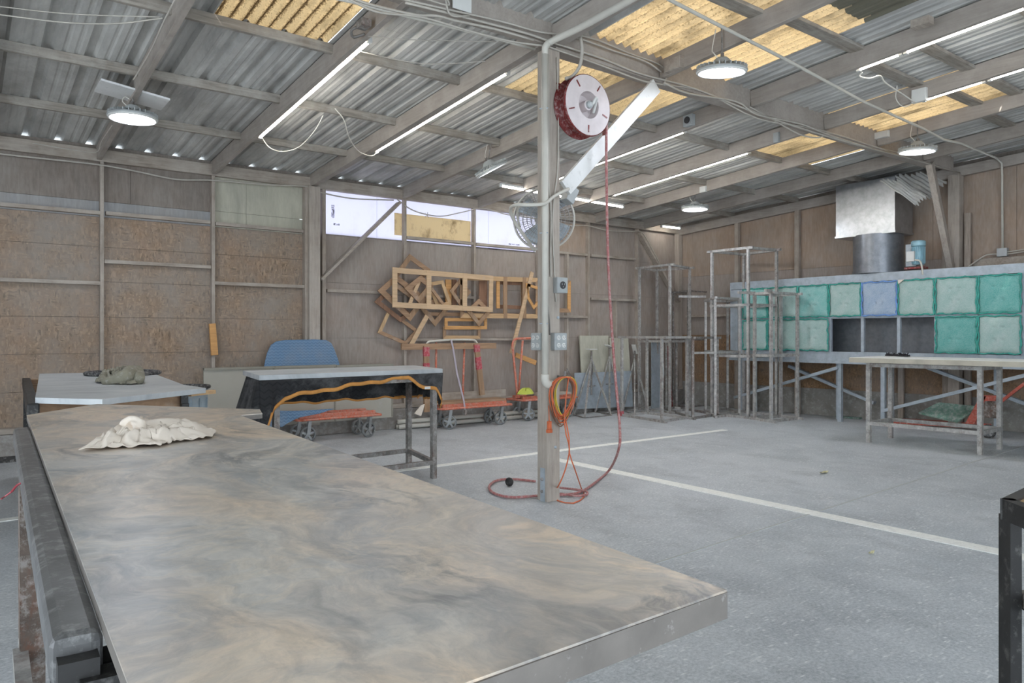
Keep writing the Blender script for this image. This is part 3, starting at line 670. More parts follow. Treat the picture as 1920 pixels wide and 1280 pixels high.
MB().box(at_y(1030,797,-.02), (.035,.03,.075)).build('plug_body', M['ocord'], t, bevel=.004); MB().box(at_y(1030,808,-.02), (.05,.035,.03)).build('plug_head', M['ocord'], t, bevel=.004); MB().tube([at_y(1030,792,-.02),at_y(1029,760,-.02)], .004, 5).build('lead', M['ocord'], t)
# fan behind the post
F0 = at_y(1020,411,.42); fr = .285; fa = Vector((-.62,-.72,-.05)).normalized()
fn = thing('wall_fan', F0, 'large caged industrial fan mounted behind the post', 'fan')
u = fa.orthogonal().normalized(); w = fa.cross(u)
def cage(sgn, name):
    m = MB()
    for k in range(7):
        rr = fr*(1-.14*k); h = sgn*(.02+.11*(1-(rr/fr)**2)); m.tube([F0+fa*h+(u*math.cos(2*math.pi*i/36)+w*math.sin(2*math.pi*i/36))*rr for i in range(36)], .0028, 4, True)
    for k in range(56):
        a = 2*math.pi*k/56; d = u*math.cos(a)+w*math.sin(a); m.tube([F0+fa*sgn*.02+d*fr, F0+fa*sgn*(.02+.11*(1-.49))+d*fr*.7, F0+fa*sgn*(.02+.11*.9)+d*fr*.3, F0+fa*sgn*.13+d*fr*.12], .0022, 3, False, False)
    return m.build(name, M['steel'], fn)
cage(1, 'front_cage'); cage(-1, 'rear_cage')
MB().tube([F0+(u*math.cos(2*math.pi*i/48)+w*math.sin(2*math.pi*i/48))*(fr+.006) for i in range(48)], .011, 8, True).build('rim', M['pvc'], fn, True)
for k in range(4):
    a0 = math.pi/2*k+.3
    def bf(s_, t_, a0=a0):
        rr = .05+.21*s_; a = a0+(t_-.5)*(.9-.2*s_); return F0+(u*math.cos(a)+w*math.sin(a))*rr+fa*(.05*(t_-.5))
    MB().grid(bf, 5, 4).build('blade', M['galv'], fn, True, solid=.003)
MB().lathe([(.05,-.2),(.06,-.18),(.06,-.05),(.03,.02)], F0, fa, 16).build('motor', M['steeld'], fn)
MB().box(at_y(1068,366,.2), (.10,.10,.16), Matrix.Rotation(.5,3,'Y')).build('pivot_block', M['boxg'], fn, bevel=.005)
MB().tube(spline([at_y(1062,355,.0)+Vector((0,-.03,0)), at_y(1040,367,-.05), at_y(1022,381,-.08), at_y(995,384,-.02), at_y(967,384,.1), at_y(957,393,.25), at_y(965,415,.34), at_y(985,445,.36), at_y(1003,470,.36)],5), .016, 8).build('yoke', M['pvc'], fn, True)
MB().tube(spline([at_y(972,384,.12), at_y(970,405,.3), at_y(975,425,.36)],5), .010, 8).build('yoke_stay', M['pvc'], fn, True)
# ---- cables along the girder and the walls
def gir(px, py, off=0): 
    p = at_y(px, py, -.02); return p
gl = [ [(640,-10),(705,22),(790,32),(880,58),(960,78),(1020,86),(1040,92),(1120,120),(1200,150),(1240,158),(1320,172),(1420,222),(1520,240),(1600,262),(1690,292),(1800,324)],
       [(760,5),(830,22),(900,40),(985,62),(1050,84),(1130,110),(1200,138),(1300,165),(1400,205),(1500,240),(1620,275),(1720,300)],
       [(740,-5),(850,20),(940,40),(1012,60),(1072,68),(1150,95),(1210,115),(1240,135)],
       [(655,-5),(700,10),(780,28),(820,30),(860,40),(930,55),(1000,75)],
       [(1060,60),(1120,75),(1180,100),(1230,118),(1250,135),(1245,160)],
       [(1245,155),(1290,175),(1380,190),(1420,215),(1500,232),(1560,255),(1640,280)],
       [(1405,200),(1450,225),(1500,252),(1535,258),(1560,250),(1640,275),(1700,290)] ]
lb = ['lowest cable slung along the girder from left to far right','cable clipped to the girder face to the lower wall','cable above the post top curving to the reel beam','short drooping cable left of the post top','cable along the upper girder edge right of the post','cable looped under the girder by the large lamp','bundled cable sagging on the far half of the girder']
for i, L in enumerate(gl): cable([at_y(x, y, -.012-.012*(i % 3)) for x, y in L], .009+.002*(i % 2), M['cablew'], lb[i], 'cable', 'girder_cable', 'cables along the girder', 6, 4)
cable([at_y(x,y,-.05) for x,y in ((790,-5),(840,10),(835,-4))]+[at_y(845,28,-.05),at_y(880,30,-.04)], .008, M['cablew'], 'looped cable end at the white plate on the girder')
cable([at_y(x, y, W-.13) for x, y in ((-20,286),(60,295),(180,308),(250,320),(330,336),(400,338),(500,346),(580,350),(600,360),(660,372),(738,375))], .011, M['cablew'], 'pale cable sagging along the top of the left wall', 'cable', 'wall_cable')
cable([at_y(x, y, W-.13) for x, y in ((745,374),(770,392),(800,402),(830,405),(870,397),(905,390),(950,402),(985,406),(1060,422),(1100,423),(1140,432),(1180,434),(1200,434),(1215,452),(1250,520),(1262,540))], .010, M['cablew'], 'cable drooping across the clerestory window into the far corner', 'cable', 'wall_cable')
t = MB(); p_ = at_y(801,403,W-.13)
for k in range(5): a = k*1.3; t.tube([p_, p_+Vector((.05*math.cos(a),0,.05*math.sin(a)))], .006, 5)
tag(t.build('cable_knot', M['cablew']), 'knotted tie on the drooping window cable', 'knot')
def onr(px, py, X, off=.02): q = at_x(px, py, X); return q
cable([at_x(492,259,-1.30),at_x(505,276,-1.25),at_x(528,284,-1.2),at_x(560,276,-1.1),at_x(590,245,-1.05),at_x(606,216,-1.0)], .006, M['cablec'], 'white cord looping from the end of the left tube light', 'cord', 'white_cable')
cable([at_r(628,203,.1),at_r(645,225,0),at_r(655,258,-.1),at_r(672,283,-.12),at_r(695,292,-.08),at_x(708,286,.1)], .006, M['cablec'], 'white cord from purlin to the doubled tube light', 'cord', 'white_cable')
cable([at_x(1617,135,3.1),at_x(1612,143,3.1),at_x(1630,147,3.15),at_x(1650,142,3.3),at_x(1660,155,3.5),at_x(1690,175,4.0),at_x(1715,192,4.5)], .008, M['cablec'], 'white cord between the two right-hand tube rows', 'cord', 'white_cable')
cable([at_x(1682,160,4.4),at_x(1680,185,4.5),at_x(1695,200,4.6),at_x(1716,190,4.6)], .006, M['cablec'], 'small cord loop left of the white junction box', 'cord', 'white_cable')
cable([at_r(-20,25,0),at_r(120,42,0),at_r(220,44,0),at_r(305,34,.0)], .006, M['cablew'], 'upper of two thin cables crossing the roof at the far left'); cable([at_r(-20,10,0),at_r(130,26,0),at_r(300,32,.0)], .004, M['cablew'], 'lower thin cable crossing the roof at the far left')
cable([at_r(330,-5,-.01),at_r(305,45,-.01),at_r(285,90,-.01),at_r(262,130,-.01),at_r(250,150,-.01)], .007, M['cablew'], 'cable running down the leftmost rafter to the lamp'); cable([at_r(210,235,-.01),at_r(190,265,-.02),at_r(180,285,-.05),at_r(130,280,-.08),at_r(60,268,-.08)], .006, M['cablew'], 'cable turning from the rafter onto the left wall')
cable([at_r(690,68,0),at_r(780,75,0),at_r(930,78,0)], .004, M['cablew'], 'thin taut wire from the left tube towards the post'); cable([at_r(668,95,0),at_r(760,115,0),at_r(820,120,0),at_r(910,115,0)], .004, M['cablew'], 'second thin wire just below the taut wire')
cable([at_r(400,-30,0),at_r(620,-5,0),at_r(760,30,0),at_r(900,64,.0),at_r(1003,92,.0)], .014, M['pvc'], 'straight pale conduit crossing the roof left of the post', 'conduit', 'thin_conduit', None, 8, 3)
cd_ = thing('steel_conduit', at_rw(1880,400,.05), 'long pale conduit under the roof turning down the right wall', 'conduit')
pts = [at_r(1200,-35,-.03),at_r(1256,0,-.03),at_r(1480,115,-.03),at_r(1620,191,-.03),at_r(1729,240,-.03),at_r(1770,262,-.03),at_r(1800,268,-.03),at_rw(1868,296,.15),at_rw(1878,306,.13),at_rw(1879,330,.12),at_rw(1879,350,.05),at_rw(1880,465,.04)]
MB().tube(pts, .016, 10).build('pipe_run', M['pvc'], cd_, True); MB().box(at_rw(1880,473,.06), (.08,.14,.13)).build('junction_box', M['boxg'], cd_, bevel=.004)
for s_ in (0,.05): cable([at_rw(1888,472+s_*80,.08),at_rw(1905,470+s_*80,.08),at_rw(1940,464+s_*80,.08)], .012, M['cablew'], 'upper conduit leaving the wall box' if not s_ else 'lower conduit leaving the wall box', 'conduit', 'wall_conduit')
cable([at_rw(1872,476,.08),at_rw(1850,478,.08),at_rw(1830,490,.12),at_rw(1812,503,.2)], .012, M['cablew'], 'bent conduit from the wall box down onto the booth', 'conduit', 'wall_conduit')
# junction boxes on the rafters
def jbox(px, py, X, sz, mat, label, sock=False):
    p = at_x(px, py, X); t = thing('junction_box', p, label, 'junction box'); MB().box(p, sz).build('box', mat, t, bevel=.004)
    MB().box(p+Vector((-sz[0]/2-.003,0,0)), (.006, sz[1]*.9, sz[2]*.9)).build('cover', mat, t)
    if sock: MB().lathe([(sz[1]*.3,0),(sz[1]*.3,.01),(sz[1]*.1,.012)], p+Vector((-sz[0]/2-.006,0,0)), (-1,0,0), 14).build('socket', M['socket'], t)
jbox(1724,179,4.57,(.05,.16,.15),M['plate'],'white square junction box between the right-hand tubes')
jbox(1292,226,3.0-.04,(.06,.14,.14),M['boxg'],'small box with a round outlet on the rafter below the girder',True)
jbox(1457,258,4.5,(.06,.08,.13),M['boxg'],'junction box on the rafter near the amber strip')
jbox(1264,121,1.47,(.07,.20,.12),M['lx'],'grey box on the rafter end by the large lamp')
jbox(1654,253,5.93,(.07,.2,.09),M['plate'],'pale box on the rafter over the lamp near the right wall')
jbox(1319,355,5.8,(.05,.13,.10),M['plate'],'small pale box above the distant lamp')
jbox(929,268,1.5,(.05,.12,.11),M['lx'],'box on the rafter above the tilted lamp')
p = at_y(866,5,-.03); t = thing('perforated_plate', p, 'white perforated plate at the top of the girder', 'bracket'); MB().box(p, (.18,.012,.13)).build('plate', M['plate'], t)
p = at_r(682,45,.02); t = thing('cable_bracket', p, 'tangled clamp and cable end on the second rafter', 'clamp'); MB().box(p, (.08,.12,.06)).build('clamp', M['steeld'], t); MB().tube(spline([p+Vector((0,.05,.0)),p+Vector((-.06,.1,-.03)),p+Vector((-.02,.16,-.06)),p+Vector((.05,.1,-.04)),p+Vector((0,.2,-.05))],6), .012, 6).build('cable_loop', M['cabled'], t, True)
#END_OVERHEAD
# ================================================================ SLAB TABLES
def rect_tube(m, a, b, s=.045): m.bar(a, b, s, s)
def V(x, y, z): return Vector((x, y, z))
# --- foreground slab
P1, P2, P3 = at_z(50,778,1.1), at_z(182,757,1.1), at_z(487,767,1.1)
P5, P6, P7 = at_z(482,790,1.1), at_z(1363,1105,1.1), at_z(870,1280,1.1)
P4 = at_z(450,778,1.1)
Ld = (at_z(240,1280,1.1)-P1); Lp = P1+Ld*((P7.y-.01-P1.y)/Ld.y)
poly = [P1, P2, P3, at_z(492,775,1.1), P4, P5, P6, P7, Lp]
ms = thing('marble_slab', V(-3.5,-2.4,1.06), 'large honed grey and tan marble countertop slab filling the foreground', 'stone slab')
MB().prism([(p.x,p.y) for p in poly], 1.0965, 1.1).build('slab_top', M['marble'], ms)
MB().prism([(p.x,p.y) for p in poly], 1.075, 1.0965).build('slab_core', M['slabedge'], ms)
# mitred front edges (deeper than the slab)
def apron(m, a, b, th=.02, z0=1.055, z1=1.0964):
    d = (b-a).normalized(); n = V(d.y,-d.x,0)*-1
    c = (P1+P6)/2; 
    if ((c-a).dot(n)) < 0: n = -n
    a = a-n*.0012; b = b-n*.0012
    m.prism([(a.x,a.y),(b.x,b.y),(b.x+n.x*th,b.y+n.y*th),(a.x+n.x*th,a.y+n.y*th)], z0, z1)
e = MB(); apron(e, P5, P6); apron(e, P6, Lp); e.build('mitred_edge', M['slabedge'], ms)
# --- the steel bench under it with a long worn rail on the left
bn = thing('slab_bench', V(-3.9,-2.4,0), 'black steel bench with worn round-edged side rail under the big marble slab', 'work bench')
ra, rb = at_z(41,816,1.045), at_z(145,1238,1.045)
rail_l = [at_z(27,816,1.045), at_z(100,1240,1.045)]; rail_r = [at_z(56,814,1.045), at_z(190,1232,1.045)]
d_ = (rb-ra).normalized(); perp = V(d_.y,-d_.x,0)
if perp.x < 0: perp = -perp
mid = (ra+rb)/2
MB().bar(ra, rb, .066, .075).build('side_rail', M['rail'], bn, bevel=.016)
MB().bar(ra-d_*.02+V(0,0,-.035), rb+d_*.03+V(0,0,-.035), .05, .09).build('rail_core', M['black'], bn)
r2a, r2b = ra+perp*.62, rb+perp*.62
MB().bar(r2a, r2b+V(0,0,0), .05, .05).build('inner_rail', M['black'], bn)
for f in (.02,.30,.56,.98):
    a = ra.lerp(rb, f); b = r2a.lerp(r2b, f); MB().bar(a+V(0,0,-.05), b+V(0,0,-.01), .06, .055).build('cross_bar', M['rust'] if f == .30 else M['black'], bn)
# corner plate at the near end
MB().bar(rb+d_*.02+V(0,0,-.06), rb+perp*.30+d_*.02+V(0,0,-.06), .05, .09).build('end_plate', M['black'], bn)
lg = at_z(38,1345,0)
legs = [ra.lerp(rb,.12), ra.lerp(rb,.96), r2a.lerp(r2b,.12), r2a.lerp(r2b,.96)]
legs[0] = V(lg.x, lg.y, 0)
for i, p in enumerate(legs):
    m = MB(); x, y = p.x, p.y
    if i == 0:
        for dx, dy, w_, l_ in ((0,0,.008,.09),(.04,.045,.08,.008),(.04,-.045,.08,.008)): m.box((x+dx,y+dy,.5), (w_,l_,1.0))
    else: m.box((x,y,.5), (.05,.05,1.0))
    m.build('leg', M['rust'] if i == 0 else M['black'], bn)
for z, f0 in ((.28,.12),(.30,.96)):
    a = legs[0] if f0 < .5 else legs[1]; b = legs[2] if f0 < .5 else legs[3]
    MB().bar(V(a.x,a.y,z), V(b.x,b.y,z), .05, .05).build('stretcher', M['steel'], bn)
MB().bar(V(legs[0].x,legs[0].y,.25), V(legs[1].x,legs[1].y,.25), .05, .05).build('stretcher', M['steel'], bn); MB().bar(V(legs[2].x,legs[2].y,.25), V(legs[3].x,legs[3].y,.25), .05, .05).build('stretcher', M['steel'], bn)
rr_ = MB(); q = at_z(44,938,1.0)
rr_.tube(spline([q+V(-.03,0,.03), q+V(-.01,.01,.05), q+V(.02,.0,.048)],4), .0035, 5); rr_.tube(spline([q+V(-.03,0,.03), q+V(-.045,.02,.015), q+V(-.055,.0,.012)],4), .0025, 5); tag(rr_.build('red_tie', M['redt']), 'scrap of red string tied round the worn bench rail', 'string')
# --- second slab behind
Q = [at_z(74,700,1.1), at_z(280,697,1.1), at_z(345,721,1.1), at_z(386,727,1.1), at_z(192,748,1.1), at_z(66,745,1.1)]
s2 = thing('marble_slab', V(-3.2,2,1.06), 'pale grey marble slab on the bench at the far left', 'stone slab')
MB().prism([(p.x,p.y) for p in Q], 1.062, 1.1).build('slab_top', M['gslab'], s2, bevel=.002)
sb = MB(); q3 = at_z(384,731,1.06); sb.bar(q3+V(-.15,-.12,-.02), q3+V(.08,.06,-.02), .05, .03); tag(sb.build('wood_offcut', M['pine']), 'pale wooden slat sticking out under the grey slab corner', 'wood strip')
b2 = thing('slab_bench', V(-3.3,2,0), 'dark bench with wooden cross beams under the pale grey slab', 'work bench')
A_ = at_z(64,752,1.03); B_ = at_z(70,716,1.03)
A_ = V(A_.x-.05, Q[4].y+.35, 1.02); B_ = V(Q[0].x-.12, Q[0].y-.1, 1.02)
MB().bar(A_, B_, .07, .09).build('side_rail', M['black'], b2, bevel=.01)
C_ = V(Q[3].x-.12, Q[4].y+.75, 1.0); D_ = V(Q[1].x-.15, Q[1].y-.1, 1.0)
MB().bar(C_, D_, .05, .09).build('inner_rail', M['black'], b2)
for f in (.04,.35,.7,.97): MB().bar(A_.lerp(B_,f)+V(0,0,-.01), C_.lerp(D_,f)+V(0,0,-.01), .07, .09).build('cross_beam', M['oak'], b2)
for p in (A_, B_, C_, D_): MB().box((p.x,p.y,.49), (.05,.05,.98)).build('leg', M['black'], b2)
# --- middle table with black blanket
T = [at_z(461,692.8,1.145), at_z(811,687.5,1.145), at_z(830,691,1.145), at_z(486,703.5,1.145)]
fl0, fl1 = T[3], T[2]; dirx = (fl1-fl0).normalized(); diry = (T[0]-T[3]).normalized()
LT = (fl1-fl0).length; WT = .98
def tw(s, t, z): p = fl0+dirx*s+diry*t; return V(p.x, p.y, z)
gs = thing('grey_slab', tw(LT/2, WT/2, 1.1), 'thin grey stone slab lying on the black blanket', 'stone slab')
MB().prism([(p.x,p.y) for p in (tw(0,0,0), tw(LT,0,0), tw(LT,WT,0), tw(-.05,WT,0))], 1.10, 1.145).build('slab_top', M['gslab'], gs, bevel=.003)
mt = thing('steel_table', tw(LT/2, WT/2, 0), 'grey steel work table under the black blanket beside the post', 'table')
cs = [(.16,.06),(LT-.10,.04),(.16,WT-.08),(LT-.10,WT-.08)]
for s_, t_ in cs: MB().box(tw(s_,t_,.54), (.052,.052,1.08), Matrix.Rotation(math.atan2(dirx.y,dirx.x),3,'Z')).build('leg', M['steeld'], mt)
for (a, b) in ((0,1),(2,3),(0,2),(1,3)):
    for z in (.17,1.04): MB().bar(tw(*cs[a],z), tw(*cs[b],z), .045, .045).build('stretcher' if z < 1 else 'top_rail', M['steeld'], mt)
bl = thing('black_blanket', tw(LT/2, WT/2, .9), 'black quilted moving blanket with orange binding draped over the steel table', 'blanket')
per = 2*(LT+WT)
def around(u, out):                                        # point on the table outline offset outward
    d = (u % 1)*per; o = out
    if d < LT: return tw(d, -o, 0), d/LT, 0
    d -= LT
    if d < WT: return tw(LT+o, d, 0), d/WT, 1
    d -= WT
    if d < LT: return tw(LT-d, WT+o, 0), d/LT, 2
    d -= LT; return tw(-o, WT-d, 0), d/WT, 3
def drop(u):
    _, f, sd_ = around(u, 0)
    if sd_ == 0:                                           # front: long at the left corner, hitched up, long at right corner
        pts_ = [(0,.46),(.03,.42),(.06,.26),(.12,.16),(.3,.11),(.5,.07),(.7,.03),(.78,.03),(.84,.10),(.9,.13),(.96,.16),(1,.30)]
    elif sd_ == 1: pts_ = [(0,.30),(.15,.36),(.4,.30),(.7,.28),(1,.31)]
    elif sd_ == 2: pts_ = [(0,.31),(.5,.30),(.9,.30),(1,.36)]
    else: pts_ = [(0,.36),(.3,.40),(.7,.42),(1,.46)]
    for (a, va), (b, vb) in zip(pts_[:-1], pts_[1:]):
        if a <= f <= b: return va+(vb-va)*(f-a)/(b-a)
    return .3
def _w(f): return .010*math.sin(f*23)+.006*math.sin(f*51+1)
def cloth(u, v):
    p, f, sd_ = around(u, 0)
    fold = math.sin(u*per*9)+.6*math.sin(u*per*17+1)+.4*math.sin(u*per*31)
    fl_ = .10 if sd_ == 3 else (.07 if (sd_ == 0 and f < .06) else .012)
    D = drop(u)+_w(f); out = (.01-.03*v*(sd_ == 0))+v*fl_+v*fold*(.028 if sd_ in (1,3) or f < .1 else .008)
    q, _, _ = around(u, out); z = 1.098-D*v
    return V(q.x, q.y, z)
MB().grid(lambda u, v: cloth(u, v), 220, 8).build('drape', M['blackq'], bl, True, solid=.008)
MB().prism([(p.x,p.y) for p in (tw(0,0,0), tw(LT,0,0), tw(LT,WT,0), tw(0,WT,0))], 1.085, 1.0985).build('top_sheet', M['blackq'], bl)
hem = MB(); N_ = 220; vs = []
for i in range(N_+1):
    a = cloth(i/N_, 1.0); vs.append((a+V(0,0,.012), a+V(0,0,-.022)))
m = MB(); cen = tw(LT/2, WT/2, 0)
m.grid(lambda u, v: (lambda a: a+V(0,0,.014-.036*v)+(V(a.x-cen.x, a.y-cen.y, 0).normalized()*.006))(cloth(u, 1.0)), N_, 1).build('binding', M['trimo'], bl, True, solid=.014)
MB().box(tw(LT*.9, -.015, .955), (.07,.004,.025), Matrix.Rotation(math.atan2(dirx.y,dirx.x),3,'Z')).build('care_tag', M['plate'], bl)
# --- right table
rl = [at_z(1629,829), at_z(1838,852), at_z(1670,821), at_z(1874,842)]
rt = thing('steel_table', (rl[0]+rl[3])/2, 'steel tube table with white slab top on the right', 'table')
for p in rl: MB().box((p.x,p.y,.555), (.055,.055,1.11)).build('leg', M['steel'], rt)
for a, b in ((0,1),(2,3),(0,2),(1,3)):
    for z in (.27, 1.08): MB().bar(V(rl[a].x,rl[a].y,z), V(rl[b].x,rl[b].y,z), .05, .05).build('stretcher' if z < 1 else 'top_rail', M['steel'], rt)
ws = thing('white_slab', V(6.3,-.8,1.12), 'long white veined slab top on the right-hand table', 'stone slab')
MB().prism([(5.78,.33),(5.86,-2.25),(6.85,-2.25),(6.80,.38)], 1.115, 1.18).build('slab_top', M['whedge'], ws, bevel=.002)
MB().prism([(5.785,.325),(5.865,-2.245),(6.845,-2.245),(6.795,.375)], 1.18, 1.186).build('white_face', M['white'], ws)
q0, q1 = at_z(1648,664,1.21), at_z(1698,666,1.21)
q0 = V(6.75,.28,1.2); q1 = V(6.62,-.10,1.2)
bs = thing('bench_brush', q0, 'black bristled brush lying on the white slab', 'brush'); 
m = MB(); random.seed(4)
for k in range(90):
    f = k/89; p = q0.lerp(q1, f); m.tube([p+V(random.uniform(-.02,.02),random.uniform(-.01,.01),-.005), p+V(random.uniform(-.05,.03),random.uniform(-.03,.03),.015+random.random()*.03)], .004, 4)
m.build('bristles', M['brush'], bs); MB().bar(q0+V(0,0,.0), q1+V(0,0,.0), .06, .022).build('stock', M['brush'], bs, bevel=.004)
# --- black steel cart cut by the right edge
ct = thing('tool_cart', V(-2.0,-4.55,0), 'black steel cart with pale wooden top cut by the right photo edge', 'cart')
c0 = at_z(1885,935,1.1); dX = (at_z(1945,958,1.1)-c0).normalized(); dY = (at_z(1925,916,1.1)-c0).normalized()
dX = V(dX.x,dX.y,0).normalized(); dY = V(dY.x,dY.y,0).normalized()
ct.location = V(c0.x, c0.y, 0)
def cw(s, t, z): p = c0+dX*s+dY*t; return V(p.x,p.y,z)
for s_, t_ in ((.013,.013),(.6,.013),(.013,.5),(.6,.5)): MB().bar(cw(s_,t_,.02), cw(s_,t_,1.06), .026,.05, dX).build('post', M['black'], ct)
m = MB(); 
for s0,t0,s1,t1 in ((0,.01,.62,.01),(0,.5,.62,.5),(.01,0,.01,.52),(.6,0,.6,.52)): m.bar(cw(s0,t0,1.075), cw(s1,t1,1.075), .03, .05)
m.build('top_frame', M['black'], ct)
m = MB(); m.plate([cw(.02,.02,1.082), cw(.6,.02,1.082), cw(.6,.5,1.082), cw(.02,.5,1.082)], (0,0,1), .012); m.build('wood_top', M['pine'], ct)
for z in (.86,.62,.38,.14):
    MB().bar(cw(.04,.06,z), cw(.56,.06,z), .03, .035).build('shelf_bar', M['steeld'], ct); MB().plate([cw(.03,.06,z-.03), cw(.58,.06,z-.03), cw(.58,.48,z-.03), cw(.03,.48,z-.03)], (0,0,1), .006).build('shelf', M['black'], ct)
MB().plate([cw(.03,.49,.05), cw(.6,.49,.05), cw(.6,.49,1.05), cw(.03,.49,1.05)], dY, .004).build('back_panel', M['black'], ct)

# ================================================================ RAGS
from mathutils import noise as mn
def rag(outline_px, z, mat, label, hfun, seed, name='cleaning_rag', ridges=3.0, amp=.05):
    pts = [at_z(x, y, z) for x, y in outline_px]; c = sum(pts, V(0,0,0))/len(pts); sp = spline(pts+[pts[0]], 10); n = len(sp)-1
    off = V(seed*3.7, seed*1.3, 0)
    def fn(u, v):
        a = sp[int(round(u*n)) % n if u < 1 else 0]; r = 1-v; p = c.lerp(a, r); e = min(1, (1-r)*4.0)
        q = p*9+off; w1 = 1-abs(mn.noise(q+V(mn.noise(q*.7)*1.5, 0, 0)))*2.2; w2 = 1-abs(mn.noise(q*2.6+V(5,2,1)))*2; w3 = mn.noise(q*6)
        wob = V(mn.noise(q*1.7+V(9,0,0)), mn.noise(q*1.7+V(0,9,0)), 0)*.02
        h = hfun(p)*e+amp*e*(max(0, w1)*1.0+.4*max(0, w2)+.12*w3)
        lip = .010*(1-e)*max(0, w2)
        return V(p.x, p.y, z+.004+max(0, h)+lip)+wob
    t = MB().grid(fn, 150, 40).build(name, mat, None, True, solid=.003); return tag(t, label, 'rag')
cc = at_z(285,820,1.1)
rag([(153,846),(205,822),(235,808),(262,800),(300,812),(345,808),(402,811),(385,824),(330,830),(300,838),(262,838),(220,842),(190,844)], 1.101, M['ragw'], 'front half of the crumpled cream cloth on the big marble slab', lambda p: .008, 3, ridges=5, amp=.036)
# rolled twist behind, drawn as a thick folded sausage of cloth
def roll(pts, rs, mat, label, name='cleaning_rag', seg=14, seed=1):
    sp = spline(pts, 8); n = len(sp); random.seed(seed); m = MB()
    k = len(rs)-1; rr = []
    for i in range(n): f = i/(n-1)*k; a = int(min(k-1, math.floor(f))); rr.append(rs[a]+(rs[a+1]-rs[a])*(f-a))
    m.tube(sp, rr, seg)
    for i, v in enumerate(m.v):
        ring = i//seg; ang = (i % seg)/seg*6.283; m.v[i] = v+V(0,0,1)*.006*math.sin(ang*3+ring*.35)+V(1,0,0)*.004*math.sin(ang*5+ring*.6)
    o = m.build(name, mat, None, True, subsurf=1); return tag(o, label, 'rag')
z_ = 1.1
roll([at_z(232,806,z_+.02),at_z(250,806,z_+.03),at_z(290,802,z_+.035),at_z(330,800,z_+.035),at_z(355,806,z_+.02),at_z(352,812,z_+.02),at_z(320,812,z_+.025)], [.012,.028,.032,.034,.03,.022,.01], M['ragw'], 'back roll of the cream cloth on the big marble slab', seed=4)
roll([at_z(232,806,z_+.03),at_z(238,796,z_+.055),at_z(250,788,z_+.075),at_z(262,798,z_+.06),at_z(268,804,z_+.04)], [.018,.026,.014,.024,.014], M['ragw'], 'twisted peak of the cream cloth on the big marble slab', seed=6)
rag([(178,718),(190,710),(215,706),(240,702),(262,701),(268,712),(262,720),(225,721),(200,719)], 1.101, M['ragg'], 'crumpled olive rag on the pale grey slab', lambda p: .02, 8, ridges=4, amp=.06)
roll([at_z(190,716,1.12),at_z(215,711,1.14),at_z(238,706,1.16),at_z(252,700,1.17),at_z(262,711,1.14)], [.02,.04,.07,.08,.04], M['ragg'], 'rolled upper fold of the olive rag', seed=9)

# ================================================================ BINS AND BOARDS BY THE LEFT WALL
dr = thing('trash_drum', V(0,0,0), 'dark round drum behind the pale grey slab', 'drum')
p = at_z(231,693,1.15); dr.location = V(p.x,p.y,0); r_ = .33
MB().lathe([(r_*.86,0),(r_*.92,.4),(r_*.97,1.10),(r_*.93,1.10),(r_*.88,.4),(r_*.8,.05)], (p.x,p.y,0), (0,0,1), 36, False).build('body', M['drum'], dr, True)
MB().tube([V(p.x+r_*1.0*math.cos(a*math.pi/18),p.y+r_*math.sin(a*math.pi/18),1.12) for a in range(36)], .02, 8, True).build('rim', M['drum'], dr, True)
MB().lathe([(r_*.9,.98),(.01,1.03)], (p.x,p.y,0), (0,0,1), 36, False).build('contents', M['ragg'], dr)
bb = thing('trash_bin', V(0,0,0), 'blue-grey plastic bin with dark rim behind the grey slab', 'bin')
p = at_z(349,722,.92); bb.location = V(p.x,p.y,0); r_ = .24
MB().lathe([(r_*.8,0),(r_*.97,.88),(r_*.9,.88),(r_*.75,.05)], (p.x,p.y,0), (0,0,1), 36, False).build('body', M['bluebin'], bb, True)
MB().tube([V(p.x+r_*1.02*math.cos(a*math.pi/18),p.y+r_*1.02*math.sin(a*math.pi/18),.90) for a in range(36)], .022, 8, True).build('rim', M['drum'], bb, True)
for k in range(5):
    a = -2.6+k*.5; d = V(math.cos(a), math.sin(a), 0); MB().bar(V(p.x,p.y,.15)+d*r_*.86, V(p.x,p.y,.78)+d*r_*.97, .03,.02,d).build('side_rib', M['bluebin'], bb)
MB().tube(spline([V(p.x,p.y,.72)+V(math.cos(-2.2),math.sin(-2.2),0)*r_, V(p.x,p.y,.66)+V(math.cos(-2),math.sin(-2),0)*(r_+.05), V(p.x,p.y,.72)+V(math.cos(-1.8),math.sin(-1.8),0)*r_],4), .015, 6).build('handle', M['bluebin'], bb, True)
# beige panels on edge
Yp = 5.40
def panel(px0, px1, pyt, label, Y):
    a = at_y(px0, pyt, Y); b = at_y(px1, pyt, Y); t = thing('beige_panel', V((a.x+b.x)/2, Y, .4), label, 'panel', None)
    MB().box(((a.x+b.x)/2, Y, (a.z+.20)/2), (b.x-a.x-.004, .03, a.z-.20-.02)).build('board', M['beige'], t)
    MB().box(((a.x+b.x)/2, Y-.01, a.z-.012), (b.x-a.x-.004, .07, .03)).build('top_channel', M['beiget'], t)
    MB().box((b.x-.015, Y-.02, (a.z+.2)/2), (.02, .012, a.z-.24)).build('edge_strip', M['beiget'], t)
    return t
panel(381, 514, 690, 'left beige panel standing behind the blanket table', 5.32); panel(514, 629, 686.5, 'middle beige panel standing under the blue blanket', 5.305); panel(629, 736, 684.5, 'right beige panel standing behind the blanket table', 5.29)
